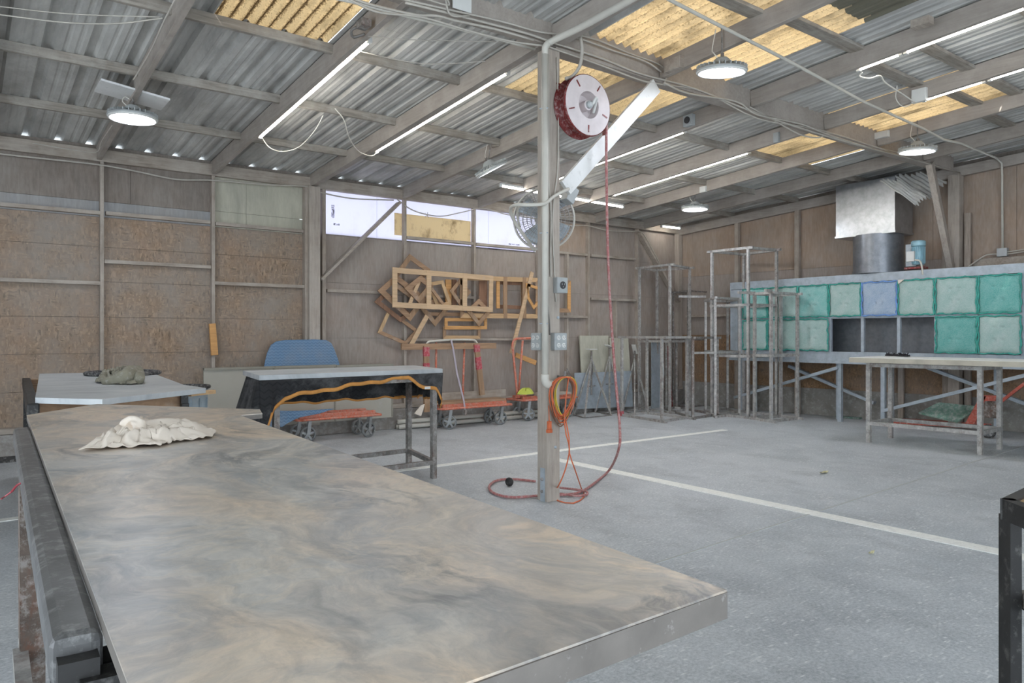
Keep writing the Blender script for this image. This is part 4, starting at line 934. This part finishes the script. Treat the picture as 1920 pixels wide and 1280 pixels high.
# blue quilted blanket over a board against the wall
ol = [(495,700),(496,684),(501,662),(508,647),(518,640),(535,637),(590,636),(612,637),(622,643),(628,656),(634,672),(638,686),(638,700)]
m = MB(); m.plate([at_y(x, y, 5.35) for x, y in ol], (0,1,0), .03); tag(m.build('blue_blanket', M['blueq'], None, bevel=.012), 'blue zigzag-quilted blanket over a board against the left wall', 'blanket')
# pine offcut on the stud
a = at_y(399,635,W-.13); m = MB(); m.plate([at_y(391,607,W-.11), at_y(403,606,W-.11), at_y(408,665,W-.11), at_y(395,666,W-.11)], (0,-1,0), .04); tag(m.build('pine_offcut', M['gold'], None, bevel=.003), 'bright pine offcut fixed to the left wall stud', 'wood piece')

# ================================================================ PANEL CARTS
def wheel(t, c, r, yaw, mat=None, fork=True, topz=.34):
    ax = V(math.cos(yaw), math.sin(yaw), 0)
    w_ = MB().lathe([(r*.78,-.022),(r*.95,-.022),(r,-.012),(r,.012),(r*.95,.022),(r*.78,.022)], c, ax, 28, False).build('wheel', mat or M['wheel'], t, True)
    m = MB().lathe([(r*.25,-.018),(r*.25,.018)], c, ax, 14); u = V(0,0,1); v_ = ax.cross(u)
    for k in range(5):
        a = 2*math.pi*k/5; d = u*math.cos(a)+v_*math.sin(a); m.bar(c+d*r*.2, c+d*r*.82, .03, .02, ax)
    m.lathe([(r*.82,-.012),(r*.82,.012),(r*.74,.012),(r*.74,-.012)], c, ax, 24, False); m.build('wheel_hub', M['hub'], w_)
    if fork:
        m = MB(); 
        for s_ in (-1, 1): m.bar(c+ax*.032*s_, c+ax*.032*s_+V(0,0,topz-c.z)+v_*.03, .006,.045,v_)
        m.box(V(c.x,c.y,topz-.004)+v_*.03, (.09,.09,.012)); m.build('fork', M['hub'], t)
def cart(cx, cy, L, Wd, zd, label, yaws, wx=None):
    t = thing('panel_cart', V(cx, cy, 0), label, 'cart')
    m = MB()
    for s_ in (-1, 1): m.bar(V(cx-L/2,cy+s_*Wd*.32,zd), V(cx+L/2,cy+s_*Wd*.32,zd), .045, .06)
    for s_ in (-.42, 0, .42): m.bar(V(cx+s_*L,cy-Wd*.32,zd), V(cx+s_*L,cy+Wd*.32,zd), .09, .05)
    m.build('deck_frame', M['orange'], t, bevel=.003)
    MB().tube(spline([V(cx-L/2,cy-Wd/2,zd-.035),V(cx,cy-Wd/2,zd-.035),V(cx+L/2,cy-Wd/2,zd-.035),V(cx+L/2+.05,cy-Wd/2+.05,zd-.035),V(cx+L/2+.05,cy+Wd/2-.05,zd-.035),V(cx+L/2,cy+Wd/2,zd-.035),V(cx-L/2,cy+Wd/2,zd-.035),V(cx-L/2-.05,cy+Wd/2-.05,zd-.035),V(cx-L/2-.05,cy-Wd/2+.05,zd-.035),V(cx-L/2,cy-Wd/2,zd-.035)],3), .019, 8).build('bumper_rail', M['orange'], t, True)
    k = 0
    for sx in (-.40, .40):
        for sy in (-.36, .36):
            wheel(t, V(cx+sx*L, cy+sy*Wd, .115), .115, yaws[k % len(yaws)], M['wheel'], True, zd-.03); k += 1
    return t
a = at_z(533,812); b = at_z(645,815)
c1 = cart((a.x+b.x)/2+.05, 5.0, 1.15, .5, .36, 'orange panel cart with a blue blanket piece below the beige panels', [1.5,1.4,1.75,1.9])
# blue blanket piece hanging on cart 1
lw = [(478,778),(500,770),(560,770),(628,766),(600,775),(560,783),(540,793),(530,800),(500,803),(482,797)]
m = MB(); m.plate([at_y(x, y, 4.70) for x, y in lw], (0,1,0), .02); tag(m.build('blue_blanket', M['blueq'], None, bevel=.006), 'blue quilted blanket piece trailing off the orange cart', 'blanket')
a = at_z(828,802); b = at_z(913,793)
cx2 = (a.x+b.x)/2+.02
c2 = cart(cx2, 5.0, 1.25, .46, .37, 'orange panel cart with taped A-frame boards near the wall', [.9,1.6,1.4,1.7])
zt_ = at_y(850,647,5.05).z
# uprights and boards of the A-frame
for px, pb in ((818,775),(871,766)):
    MB().tube([at_y(px-(4 if px > 850 else 2), pb, 5.1), at_y(px, 642, 5.1)], .018, 8).build('upright_tube', M['orange'], c2, True)
MB().tube(spline([at_y(797,651,5.06),at_y(803,641,5.06),at_y(815,639,5.06),at_y(850,637,5.06),at_y(885,637,5.06),at_y(893,641,5.06),at_y(896,650,5.06)],5), .018, 8).build('top_bar', M['pvc'], c2, True)
def upright(p0, p1, Y): 
    a, b = at_y(*p0, Y), at_y(*p1, Y); MB().bar(a, b, .035, .095, (1,0,0)).build('upright_board', M['oakz'], c2)
    for f0, f1 in ((.02,.16),(.26,.50)): MB().bar(b.lerp(a, f0), b.lerp(a, f1), .042, .102, (1,0,0)).build('tape_wrap', M['redt'], c2)
upright((800,772),(799,648),5.0); upright((904,740),(893,644),5.0)
a, b = at_y(753,650,5.02), at_y(930,646,5.02); MB().box(((a.x+b.x)/2,5.03,a.z-.0), (b.x-a.x,.035,.095)).build('cross_board', M['oak'], c2)
m = MB(); 
m.box((cx2-.05,4.98,.42), (1.35,.28,.035)); m.build('deck_board', M['oak'], c2)
a = at_y(790,742,4.9); MB().box((cx2+.1,5.14,.50), (1.45,.035,.12)).build('side_board', M['lx'], c2)
m = MB(); q = [at_y(846,637,5.0),at_y(850,655,4.98),at_y(857,700,4.93),at_y(870,752,4.78),at_y(872,770,4.75)]
for a, b in zip(q[:-1], q[1:]): m.bar(a, b, .03, .004, (0,1,0))
m.build('ratchet_strap', M['strap'], c2); MB().box(q[-1]+V(0,-.01,-.02), (.035,.03,.09)).build('ratchet', M['steeld'], c2)
m = MB(); m.plate([at_y(x, y, 4.72) for x, y in ((778,775),(790,760),(797,757),(794,768),(790,780),(779,776))], (0,1,0), .03); tag(m.build('grey_rag', M['ragw'], None, bevel=.008), 'pale rag hanging on the left end of the taped cart', 'rag')
a = at_z(948,783); b = at_z(980,785)
cx3 = b.x+.35
c3 = cart(cx3, 5.15, 1.15, .42, .40, 'orange cart with upright loop handle half hidden by the post', [.9,1.5,1.4,1.7])
MB().tube(spline([at_y(970,742,5.15),at_y(966,700,5.15),at_y(962,660,5.15),at_y(961,645,5.15),at_y(966,636,5.15),at_y(978,634.5,5.15),at_y(1010,634,5.15),at_y(1030,634,5.15)],5), .021, 8).build('loop_handle', M['orange'], c3, True)
MB().tube([at_y(972,742,5.15), at_y(980,638,5.15)], .019, 8).build('handle_stay', M['orange'], c3, True)
MB().box(at_y(969,743,5.13), (.10,.06,.05)).build('handle_socket', M['orange'], c3)
MB().box((cx3+.1,5.1,.445), (.8,.3,.04)).build('deck_board', M['lx'], c3)
p = at_y(988,738,5.0); rag([(0,0)]*3, 1, M['lime'], 'x', lambda p: 0, 1) if False else None
m = MB(); random.seed(12)
def lr(u, v):
    a = u*2*math.pi; r = (1-v); h = .085*math.sin(min(1, v*1.6)*math.pi*.5)*(1+.3*math.sin(a*5+v*6)); return V(p.x+.17*r*math.cos(a)*(1+.2*math.sin(3*a)), 5.02+.08*r*math.sin(a), .468+h)
m.grid(lr, 40, 10).build; tag(m.build('lime_rag', M['lime'], None, True), 'lime green rag on the loop-handled cart', 'rag')
# pipes lying on the floor along the wall
for i, (z, y) in enumerate(((.04,5.36),(.045,5.28),(.12,5.33))):
    a = at_z(745,805); o = MB().tube([V(a.x,y,z),V(a.x+3.2,y-.02*i,z)], .036, 10).build('floor_pipe', M['pvc'], None, True)
    tag(o, ['grey pipe on the floor nearest the wall curb','grey pipe on the floor farther from the curb','grey pipe stacked on the other two by the wall'][i], 'pipe')

# ================================================================ WOODEN FACE FRAMES ON THE WALL
lay = [0]
def lyY(k): return W-.12-.026*k
def stick(m, p, q, w, Y, t=.02):
    a, b = at_y(*p, Y), at_y(*q, Y); d = (b-a).normalized(); n = V(-d.z,0,d.x)*w/2
    return m.plate([a-n,b-n,b+n,a+n], (0,-1,0), t)
def frame(quad, w, k, mh, mv, label, bars=(), name='face_frame', skip=()):
    Y = lyY(k); P = [at_y(x, y, Y) for x, y in quad]; c = sum(P, V(0,0,0))/len(P); t = thing(name, c, label, 'frame')
    n = len(P); Pin = []
    for i in range(n):
        a, b, c_ = P[i-1], P[i], P[(i+1) % n]; d1 = (a-b).normalized(); d2 = (c_-b).normalized(); s_ = max(.35, abs(d1.x*d2.z-d1.z*d2.x)); Pin.append(b+(d1+d2)*w/s_)
    for i in range(n):
        if i in skip: continue
        j = (i+1) % n; e = P[j]-P[i]; horiz = abs(e.x) > abs(e.z)
        MB().plate([P[i], P[j], Pin[j], Pin[i]], (0,-1,0), .02).build('rail' if horiz else 'stile', mh if horiz else mv, t)
    for f in bars:
        a = P[0].lerp(P[1], f); b = P[3].lerp(P[2], f); m = MB(); h = V(w/2,0,0); m.plate([a-h, a+h, b+h, b-h], (0,-1,0), .023).build('mullion', mv, t)
    return t
X_, Z_ = 'pine', 'pinez'
frame([(735,501),(924,517),(923,585),(735,576)], .085, 7, M['maple'], M['maple'], 'large front face frame of three openings hung on the wall', (.34,.70))
frame([(862,516),(1010,521),(1010,597),(862,596)], .08, 5, M['pine'], M['oakz'], 'long pine frame extending right behind the front one', (.55,.80))
frame([(1005,521),(1069,526),(1069,586),(1005,584)], .075, 4, M['oak'], M['gold'], 'end of a frame showing right of the post')
frame([(800,585),(1006,588),(1006,640),(800,636)], .06, 1, M['oak'], M['oakz'], 'brown long-railed frame below the front one', (), 'face_frame', (1,2,3))
frame([(767,476),(806,505),(770,560),(728,530)], .075, 3, M['oak'], M['oakz'], 'tilted frame peeking above the front frame')
frame([(707,545),(742,514),(800,560),(768,602)], .085, 4, M['oak'], M['oakz'], 'tilted grey-brown frame left of the front frame')
frame([(701,566),(722,545),(772,590),(750,604)], .07, 2, M['walnut'], M['oakz'], 'leftmost tilted brown frame')
frame([(728,578),(785,620),(760,647),(707,624)], .055, 1, M['oak'], M['pinez'], 'light frame hanging low at the left')
frame([(780,570),(815,560),(840,580),(815,612)], .075, 2, M['oak'], M['oakz'], 'diamond-tilted frame pointing down under the first opening')
frame([(873,582),(897,560),(920,584),(897,612)], .07, 6, M['oak'], M['oakz'], 'diamond-tilted frame pointing down under the third opening')
frame([(833,596),(912,596),(912,617),(833,617)], .055, 3, M['gold'], M['gold'], 'small orange rectangular frame below the row')
frame([(830,612),(900,612),(900,635),(830,635)], .055, 2, M['pine'], M['oakz'], 'lowest rectangular frame with pencil marks')
frame([(757,540),(788,516),(812,536),(785,568)], .08, 6, M['oak'], M['oakz'], 'dark square frame tilted inside the first opening')
frame([(842,545),(862,522),(882,548),(862,574)], .06, 5, M['oak'], M['oakz'], 'tilted frame with its corner in the second opening')
frame([(800,530),(830,525),(846,570),(818,578)], .06, 3, M['pine'], M['pinez'], 'narrow tilted frame in the second opening')
frame([(930,526),(982,528),(982,580),(930,578)], .065, 2, M['walnut'], M['oakz'], 'brown inner frame behind the long pine frame')
frame([(985,530),(1030,545),(1000,580),(988,560)], .05, 6, M['gold'], M['gold'], 'yellow tilted frame beside the post')
for i, (p, q, w, k, mt_, lb_) in enumerate([
    ((800,592),(769,648),.075,3,'maple','pale stick slanting down-left below the frames'),
    ((997,510),(958,662),.075,6,'maple','long pale stick slanting beside the post'),
    ((966,665),(1004,680),.085,2,'gold','orange board end beside the loop handle'),
    ((840,524),(840,571),.11,2,'gold','upright orange board in the second opening'),
    ((851,524),(851,572),.09,1,'walnut','upright brown board in the second opening'),
    ((905,526),(905,574),.17,3,'walnut','wide dark brown board in the third opening'),
    ((933,526),(933,578),.07,4,'gold','upright yellow stick right of the front frame'),
    ((765,575),(785,527),.06,5,'maple','thin slat leaning inside the first opening'),
    ((802,532),(830,570),.05,6,'oak','thin diagonal slat in the second opening')]):
    o = stick(MB(), p, q, w, lyY(k)).build('wood_strip', M[mt_]); tag(o, lb_, 'wood strip')
#END_LEFT
# ================================================================ STEEL RACKS IN THE CORNER
def rack(base, zt, levels, label, mat='steel', s=.042, arms=(), feet=True, red=False, top=True):
    B = [at_z(x, y) for x, y in base]; c = sum(B, V(0,0,0))/4; t = thing('steel_rack', V(c.x,c.y,0), label, 'rack')
    yaw = math.atan2((B[1]-B[0]).y, (B[1]-B[0]).x); R = Matrix.Rotation(yaw, 3, 'Z')
    for i, p in enumerate(B): MB().box((p.x,p.y,zt/2), (s,s,zt), R).build('post', M[mat], t)
    def ring(z, nm, ext=0.0):
        for i in range(4):
            a, b = B[i], B[(i+1) % 4]; d = (b-a).normalized(); e = ext if i % 2 == 0 else 0
            MB().bar(V(a.x,a.y,z)-d*e, V(b.x,b.y,z)+d*e, s, s).build(nm, M[mat], t)
    if feet: ring(s/2, 'base_rail', .12)
    if top: ring(zt-s/2, 'top_rail', .10)
    for z in levels: ring(z, 'shelf_rail', .04)
    for i, z, d, L in arms:
        p = B[i]; q = V(d[0],d[1],0).normalized()*L; MB().bar(V(p.x,p.y,z), V(p.x,p.y,z)+q, s, s).build('arm', M[mat], t)
    if red: 
        p = B[0]; MB().box((p.x,p.y,.05), (s*1.3,s*1.3,.09), R).build('red_foot', M['redt'], t)
    return t
def hz(px, py, basept):                                    # height of a pixel above a floor point
    p = at_z(*basept); dep = (p.x-CAM.x)*fx+(p.y-CAM.y)*fy; return CAMZ+(YH-py)/FOC*dep
rack([(1166,780),(1241,792),(1288,785),(1213,776)], hz(1240,630,(1241,792)), (), 'low wide rack with a red-tipped foot at the left of the group', red=True)
rack([(1249,768),(1299,786),(1345,779),(1268,765)], hz(1299,631,(1299,786)), (), 'low rack just right of the red-footed one', 'steeld')
rack([(1199,768),(1256,775),(1293,768),(1232,763)], hz(1255,494,(1256,775)), (hz(1255,640,(1256,775)),), 'tall narrow rack standing left of the tallest one')
rack([(1341,783),(1323,771),(1364,768),(1386,778)], hz(1341,556,(1341,783)), (hz(1341,661,(1341,783)),), 'medium rack with two levels in the middle of the group', arms=((1,hz(1323,556,(1323,771)),(-1,.6),.55),(0,hz(1341,661,(1341,783)),(-1,.3),.5)))
rack([(1403,785),(1335,778),(1395,773),(1456,781)], hz(1403,462,(1403,785)), (hz(1403,571,(1403,785)),hz(1403,668,(1403,785))), 'tallest rack of the group rising above the filters', 'steel', .045)
rack([(1415,787),(1446,792),(1495,786),(1464,782)], hz(1446,546,(1446,792)), (hz(1446,667,(1446,792)),), 'rack nearest the filter booth with projecting top arms', 'steel', .045, arms=((0,hz(1415,549,(1415,787)),(-1,.3),.35),(1,hz(1446,545,(1446,792)),(-1,-.2),.25)), red=False)
rack([(1290,764),(1262,760),(1300,756),(1330,760)], 2.42, (1.4,), 'faint thin rack deep in the corner', 'steeld', .03)
# tripods
def tripod(px, py, zt, feet, label, head):
    b = at_z(px, py); t = thing('roller_tripod', V(b.x,b.y,0), label, 'tripod stand')
    apex = V(b.x,b.y,zt)
    for i, f in enumerate(feet): q = at_z(*f); MB().bar(apex, q+V(0,0,.01), .028, .028, (.3,.3,1)).build('leg', M['steel'], t)
    MB().cyl(V(b.x,b.y,.35), V(b.x,b.y,zt+.16), .018, n=10).build('column', M['steeld'], t)
    MB().bar(V(b.x-.09,b.y,zt*.5), V(b.x+.09,b.y,zt*.5), .03, .02).build('collar', M['steeld'], t)
    m = MB(); q = [at_z(*f) for f in feet]
    for i in range(len(q)): m.bar(q[i]+V(0,0,.01), q[(i+1)%len(q)]+V(0,0,.01), .04, .012)
    m.build('base_strap', M['steeld'], t)
    R = Matrix.Rotation(head, 3, 'Y'); MB().box((b.x,b.y,zt+.19), (.20,.12,.014), R).build('head_plate', M['plate'], t, bevel=.003)
tripod(1109, 774, hz(1107,673,(1109,774)), [(1076,778),(1096,784),(1146,779),(1116,772)], 'leftmost roller tripod near the leaning slabs', .0)
tripod(1143, 771, hz(1142,668,(1143,771)), [(1116,773),(1143,776),(1168,772)], 'middle roller tripod behind the hanging hose', .35)
tripod(1190, 766, hz(1190,672,(1190,766)), [(1168,770),(1190,778),(1217,772)], 'right roller tripod with its head plate tipped up behind the red-footed rack', 1.25)
# slabs leaning against the far wall
def lean(pts, Y, mat, label, th=.03):
    m = MB(); m.plate([at_y(x, y, Y+(.10 if y < 690 else 0)) for x, y in pts], (0,1,0), th); o = m.build('leaning_slab', mat, None, bevel=.003); return tag(o, label, 'stone slab')
lean([(1087,629),(1141,629),(1141,755),(1094,757)], 5.33, M['cream'], 'cream slab leaning on the wall behind the leftmost tripod')
lean([(1144,633),(1178,633),(1186,752),(1144,754)], 5.33, M['cream'], 'cream slab leaning behind the middle tripod')
lean([(1077,699),(1184,695),(1187,762),(1080,767)], 5.30, M['galv'], 'blue-grey metal sheet leaning low in front of the cream slabs', .01)
lean([(1064,690),(1072,705),(1078,768),(1066,770)], 5.2, M['steeld'], 'narrow dark offcut leaning beside the post')
lean([(1222,640),(1241,640),(1246,700),(1236,768),(1222,768)], 5.2, M['galv'], 'tall blue-grey offcut leaning inside the low racks', .02)
o = MB().tube([at_z(1259,764,.02), at_z(1259,764,.02)+V(.02,.1,1.25)], .03, 8).build('red_pipe', M['red'], None, True); tag(o, 'dark red pipe standing among the low racks', 'pipe')
# ================================================================ FILTER BOOTH
BX = 7.93
bt = thing('filter_booth', V(BX+.2, 1.3, 0), 'long galvanised extraction booth raised on legs along the right wall', 'booth')
def by(px): return at_x(px, 600, BX).y
colY = [by(p) for p in (1394,1441,1498,1556,1617,1685,1755,1835,1918)]
zT, zM, zB = 2.385, 1.80, 1.215
yl, yr = 3.90, -3.6
dep = .42
def bb(c, d, nm, mat='galv', **k): return MB().box(c, d).build(nm, M[mat], bt, **k)
bb((BX+.02,(yl+yr)/2,2.47), (.06,yl-yr,.11), 'top_trim'); bb((BX+.01,(yl+yr)/2,2.405), (.04,yl-yr,.035), 'channel')
bb((BX+.02,(yl+yr)/2,1.125), (.05,yl-yr,.17), 'bottom_trim'); bb((BX+.0,(yl+yr)/2,1.03), (.09,yl-yr,.05), 'base_angle')
bb((BX+.02,(yl+colY[0])/2,1.78), (.03,yl-colY[0],1.20), 'end_panel')
bb((BX+.02,(colY[-1]+yr)/2,1.78), (.03,colY[-1]-yr,1.20), 'side_panel')
bb((BX+dep/2,yl-.01,1.77), (dep,.02,1.5), 'end_wall'); bb((BX+dep,(yl+yr)/2,1.77), (.02,yl-yr,1.5), 'back_sheet', 'duct2'); bb((BX+dep/2,(yl+yr)/2,2.515), (dep,yl-yr,.02), 'roof_sheet'); bb((BX+dep/2,(yl+yr)/2,1.03), (dep,yl-yr,.02), 'floor_sheet')
for i, y in enumerate(colY): bb((BX+.02,y,1.8), (.05,.05,1.19), 'mullion')
for i in range(8): bb((BX+.02,(colY[i]+colY[i+1])/2,zM), (.05,abs(colY[i]-colY[i+1])-.052,.04), 'transom')
for px, dx in ((1575,0),(1656,0),(1391,0)): y = at_x(px, 740, BX+.03+dx).y; bb((BX+.04,y,.505), (.065,.065,1.01), 'leg')
for y in (3.6,1.9,.95,-.6): bb((BX+dep-.03,y,.505), (.05,.05,1.01), 'leg')
bb((BX+.04,-2.2,.505), (.065,.065,1.01), 'leg')
def brace(p, q, X): MB().bar(at_x(*p, X), at_x(*q, X), .05, .09, (1,0,0)).build('brace', M['galv'], bt)
brace((1378,745),(1572,689),BX+.0); brace((1655,770),(1960,694),BX+.0); brace((1480,686),(1640,755),BX+dep-.05); brace((1716,680),(1960,770),BX+dep-.05)
MB().plate([V(BX+.03,y_,1.0) for y_ in (1.6,1.0)]+[V(BX+dep,1.0,1.0),V(BX+dep,1.6,1.0)], (0,0,1), .03).build('drip_tray', M['duct2'], bt)
bb((BX+.24,-.05,1.5),(.03,.03,.95),'inner_pipe','black')
names = {(0,0):('fa','leftmost'),(0,1):('fb','second'),(0,2):('fa','third'),(0,3):('fb','fourth'),(0,4):('fd','only blue'),(0,5):('fb','palest, turned-corner'),(0,6):('fb','seventh'),(0,7):('fc','rightmost deep teal'),
         (1,0):('fb','leftmost'),(1,1):('fb','second'),(1,2):('fb','third'),(1,6):('fc','deep teal'),(1,7):('fb','rightmost pale')}
for (r, c), (mk, w_) in names.items():
    ya, yb = colY[c], colY[c+1]; z1 = zT if r == 0 else zM-.01; z0 = zM+.01 if r == 0 else zB
    X0 = BX-.02; cy, cz = (ya+yb)/2, (z0+z1)/2; random.seed(r*10+c); jy = random.uniform(-.008,.008)
    lb = f"{w_} filter pad in the {'upper' if r == 0 else 'lower'} row" + (' beside the openings' if (r,c) in ((1,2),(1,6)) else '')
    if r == 0 and c == 7: lb = 'deep teal filter pad, last at the right of the upper row'
    if (r,c) == (0,4): lb = 'blue filter pad, the only blue one, upper row over the openings'
    if (r,c) == (0,5): lb = 'palest filter pad with a turned-over corner right of the blue one'
    t = thing('air_filter', V(X0,cy,cz), lb, 'filter', 'filter pads in the booth front')
    H, Wd = z1-z0, ya-yb
    def pad(u, v, ph=random.uniform(0,6)):
        y = yb+.012+(Wd-.024)*u; z = z0+.012+(H-.024)*v
        e = min(1, min(u,1-u,v,1-v)*8); puff = .028*math.sqrt(e)+.008*math.sin(5*u+ph)*math.sin(4*v+ph)
        for du in (.42,.62):
            for dv in (.36,.68): puff -= .022*math.exp(-(((u-du)**2+(v-dv)**2)/.0012))
        return V(X0-puff, y, z)
    MB().grid(pad, 30, 30).build('pad', M[mk], t, True)
    pts = []; n_ = 22
    for side in range(4):
        for k in range(n_):
            f = k/n_; wv = .007*math.sin(f*17+r+c*2+side)+random.uniform(-.004,.004)
            a, b = ((f,0+0), (1,f), (1-f,1), (0,1-f))[side]
            y = yb+.012+(Wd-.024)*a; z = z0+.012+(H-.024)*b
            if side in (0,2): z += wv
            else: y += wv
            pts.append(V(X0-.02-random.uniform(0,.008), y, z))
    MB().tube(pts, [random.uniform(.008,.016) for _ in pts], 6, True).build('edge_frill', M['feb'] if mk == 'fd' else M['fea'], t, True)
    if (r,c) == (0,5): MB().plate([V(X0-.045,ya-.02,z1),V(X0-.045,ya-.12,z1),V(X0-.05,ya-.03,z1-.07)], (-1,0,0), .01).build('folded_corner', M['ragw'], t)
# exhaust duct on top
dc = thing('exhaust_duct', V(8.3,1.2,2.52), 'shiny square duct on a round sooty duct above the booth', 'duct')
XB = 7.95
yA, yB = at_x(1567,400,XB).y, at_x(1678,400,XB).y; zb_ = at_x(1620,440,XB).z; 
Dp = .62
m = MB(); m.prism([(XB,yA),(XB,yB),(XB+Dp,yB),(XB+Dp,yA)], zb_, roofz(yA,.1)); m.build('square_hood', M['galvd'], dc, bevel=.004)
m = MB(); m.prism([(XB-.012,yA+.012),(XB-.012,yB-.012),(XB+Dp,yB-.012),(XB+Dp,yA+.012)], zb_-.012, zb_+.02); m.build('hood_lip', M['galvd'], dc)
cyc = (at_x(1646,480,XB+.3).y); rcy = abs(at_x(1592,480,XB+.28).y-at_x(1700,480,XB+.28).y)/2*.80
MB().lathe([(rcy,2.53),(rcy,zb_)], (XB+.31,cyc,0), (0,0,1), 48, False).build('round_duct', M['duct2'], dc, True)
MB().lathe([(rcy+.012,2.53),(rcy+.012,2.57)], (XB+.31,cyc,0), (0,0,1), 48, False).build('flange', M['duct2'], dc, True)
q = at_x(1708,478,XB+.05); MB().box(q+V(.06,.02,0), (.05,.16,.36)).build('motor_mount', M['galv'], dc, bevel=.004)
mo = thing('fan_motor', at_x(1719,480,XB+.0), 'pale blue electric motor beside the round duct', 'motor')
c = at_x(1722,476,XB-.0); 
MB().lathe([(.085,-.17),(.085,.12)], c, (0,0,1), 28).build('motor_body', M['motor'], mo, True)
MB().lathe([(.10,.12),(.105,.13),(.105,.19),(.09,.21)], c, (0,0,1), 28).build('motor_cap', M['motor'], mo, True)
m = MB()
for k in range(24): a = 2*math.pi*k/24; d = V(math.cos(a),math.sin(a),0); m.bar(c+d*.092+V(0,0,-.15), c+d*.092+V(0,0,.11), .008, .014, d)
m.build('cooling_rib', M['motor'], mo); MB().box(c+V(-.09,.07,-.04), (.07,.12,.16)).build('terminal_box', M['plate'], mo, bevel=.004)
MB().tube(spline([c+V(-.12,-.0,-.10), c+V(-.12,-.08,-.13), c+V(-.10,-.10,-.24), c+V(-.08,-.10,-.34)],5), .014, 8).build('power_conduit', M['pvc'], mo, True)
MB().box(c+V(.03,.05,-.22), (.16,.30,.03)).build('base_plate', M['red'], mo)
# crumpled corrugated sheet hanging under the roof
def crump(pts, label, seed, nfold=5):
    a, b, c_, d = pts; random.seed(seed)
    def fn(u, v):
        p = a.lerp(b, u).lerp(d.lerp(c_, u), v); w_ = .022*math.sin(u*nfold*6.283)+.05*math.sin(v*3+u*2+seed)+.02*math.sin(v*11+u*7); return p+V(-w_*.6, w_*.5, w_)
    o = MB().grid(fn, 40, 14).build('crumpled_sheet', M['roof'], None, False, solid=.004); tag(o, label, 'metal sheet')
crump([at_x(1655,346,7.7),at_x(1690,338,7.9),at_x(1737,362,7.9),at_x(1712,379,7.7)], 'lower crumpled corrugated sheet dangling by the duct', 1)
crump([at_x(1683,338,8.0),at_x(1722,318,8.25),at_x(1776,342,8.3),at_x(1738,366,8.0)], 'upper crumpled corrugated sheet jammed under the roof by the duct', 2)
# under the booth: green pads on the floor, pallet jack, rubble
def padf(pts, z, label):
    q = [at_z(x, y, z) for x, y in pts]; m = MB(); m.plate(q, (0,0,1), .03); o = m.build('floor_pad', M['greenm'], None, bevel=.008); tag(o, label, 'pad')
    return o
padf([(1556,776),(1580,768),(1640,772),(1655,779),(1612,786),(1570,783)], .0, 'green filter pad lying flat under the left of the booth')
q = [at_x(1722,776,8.0), at_x(1760,757,8.25), at_x(1838,765,8.25), at_x(1795,793,8.0)]
m = MB(); m.plate(q, (0,.0,1), .03); tag(m.build('floor_pad', M['greenm'], None, bevel=.006), 'larger green filter pad propped under the booth behind the right table', 'pad')
pj = thing('pallet_jack', at_z(1850,800), 'faded red pallet jack parked under the booth', 'pallet jack')
Xj = 7.75
def J(px, py, X=Xj): return at_x(px, py, X)
MB().plate([J(1808,796),J(1826,798),J(1850,742),J(1846,741),J(1838,742)], (1,0,0), .16).build('frame_wedge', M['jack'], pj, bevel=.004)
MB().plate([J(1844,742),J(1868,742),J(1866,752),J(1844,752)], (1,0,0), .2).build('head', M['jack'], pj, bevel=.004)
for s_ in (0, .38): MB().bar(at_z(1840,800,.07)+V(.0+s_,0,0), at_z(1672,790,.07)+V(s_*.9,0,0), .14, .05).build('fork', M['jack'], pj)
MB().bar(J(1878,752), J(1935,708), .04, .04, (1,0,0)).build('handle', M['jack'], pj)
MB().box(J(1862,765,Xj+.1), (.16,.20,.28)).build('pump', M['rust'], pj, bevel=.01)
c = J(1853,795,Xj-.02); c.z = .10; wheel(pj, c, .10, 0.0, M['tyred'], False)
for i, (px, py, s_) in enumerate(((1902,800,.05),(1912,803,.035))):
    p = at_z(px, py); bm_ = MB().lathe([(.01,0),(s_,.01),(s_*.9,s_*.8),(s_*.3,s_*1.2)], p, (0,0,1), 9); tag(bm_.build('rubble', M['concr']), ['larger lump of rubble by the right wall','smaller lump of rubble by the right wall'][i], 'rubble')
ex = thing('red_canister', V(0,0,0), 'dull red canister standing under the left end of the booth', 'canister'); p = at_z(1473,770); ex.location = V(p.x,p.y,0)
MB().lathe([(.11,0),(.11,.22),(.08,.27),(.03,.28)], p, (0,0,1), 20).build('body', M['jack'], ex, True); MB().cyl(p+V(0,0,.28), p+V(0,0,.33), .03, n=12).build('cap', M['black'], ex)
# scraps on the floor
def scrap(px, py, s_, label, seed):
    p = at_z(px, py, .006); random.seed(seed); m = MB()
    m.grid(lambda u, v: p+V((u-.5)*s_*2, (v-.5)*s_*(.5+.3*math.sin(u*5)), .008*math.sin(u*7+v*3)+.008), 8, 4); o = m.build('dry_leaf', M['leaf'], None, solid=.002); tag(o, label, 'leaf')
scrap(1546,886,.07,'curled pale leaf on the open floor beyond the long white strip',1); scrap(1635,1037,.03,'small pale leaf on the floor in front of the long white strip',2)
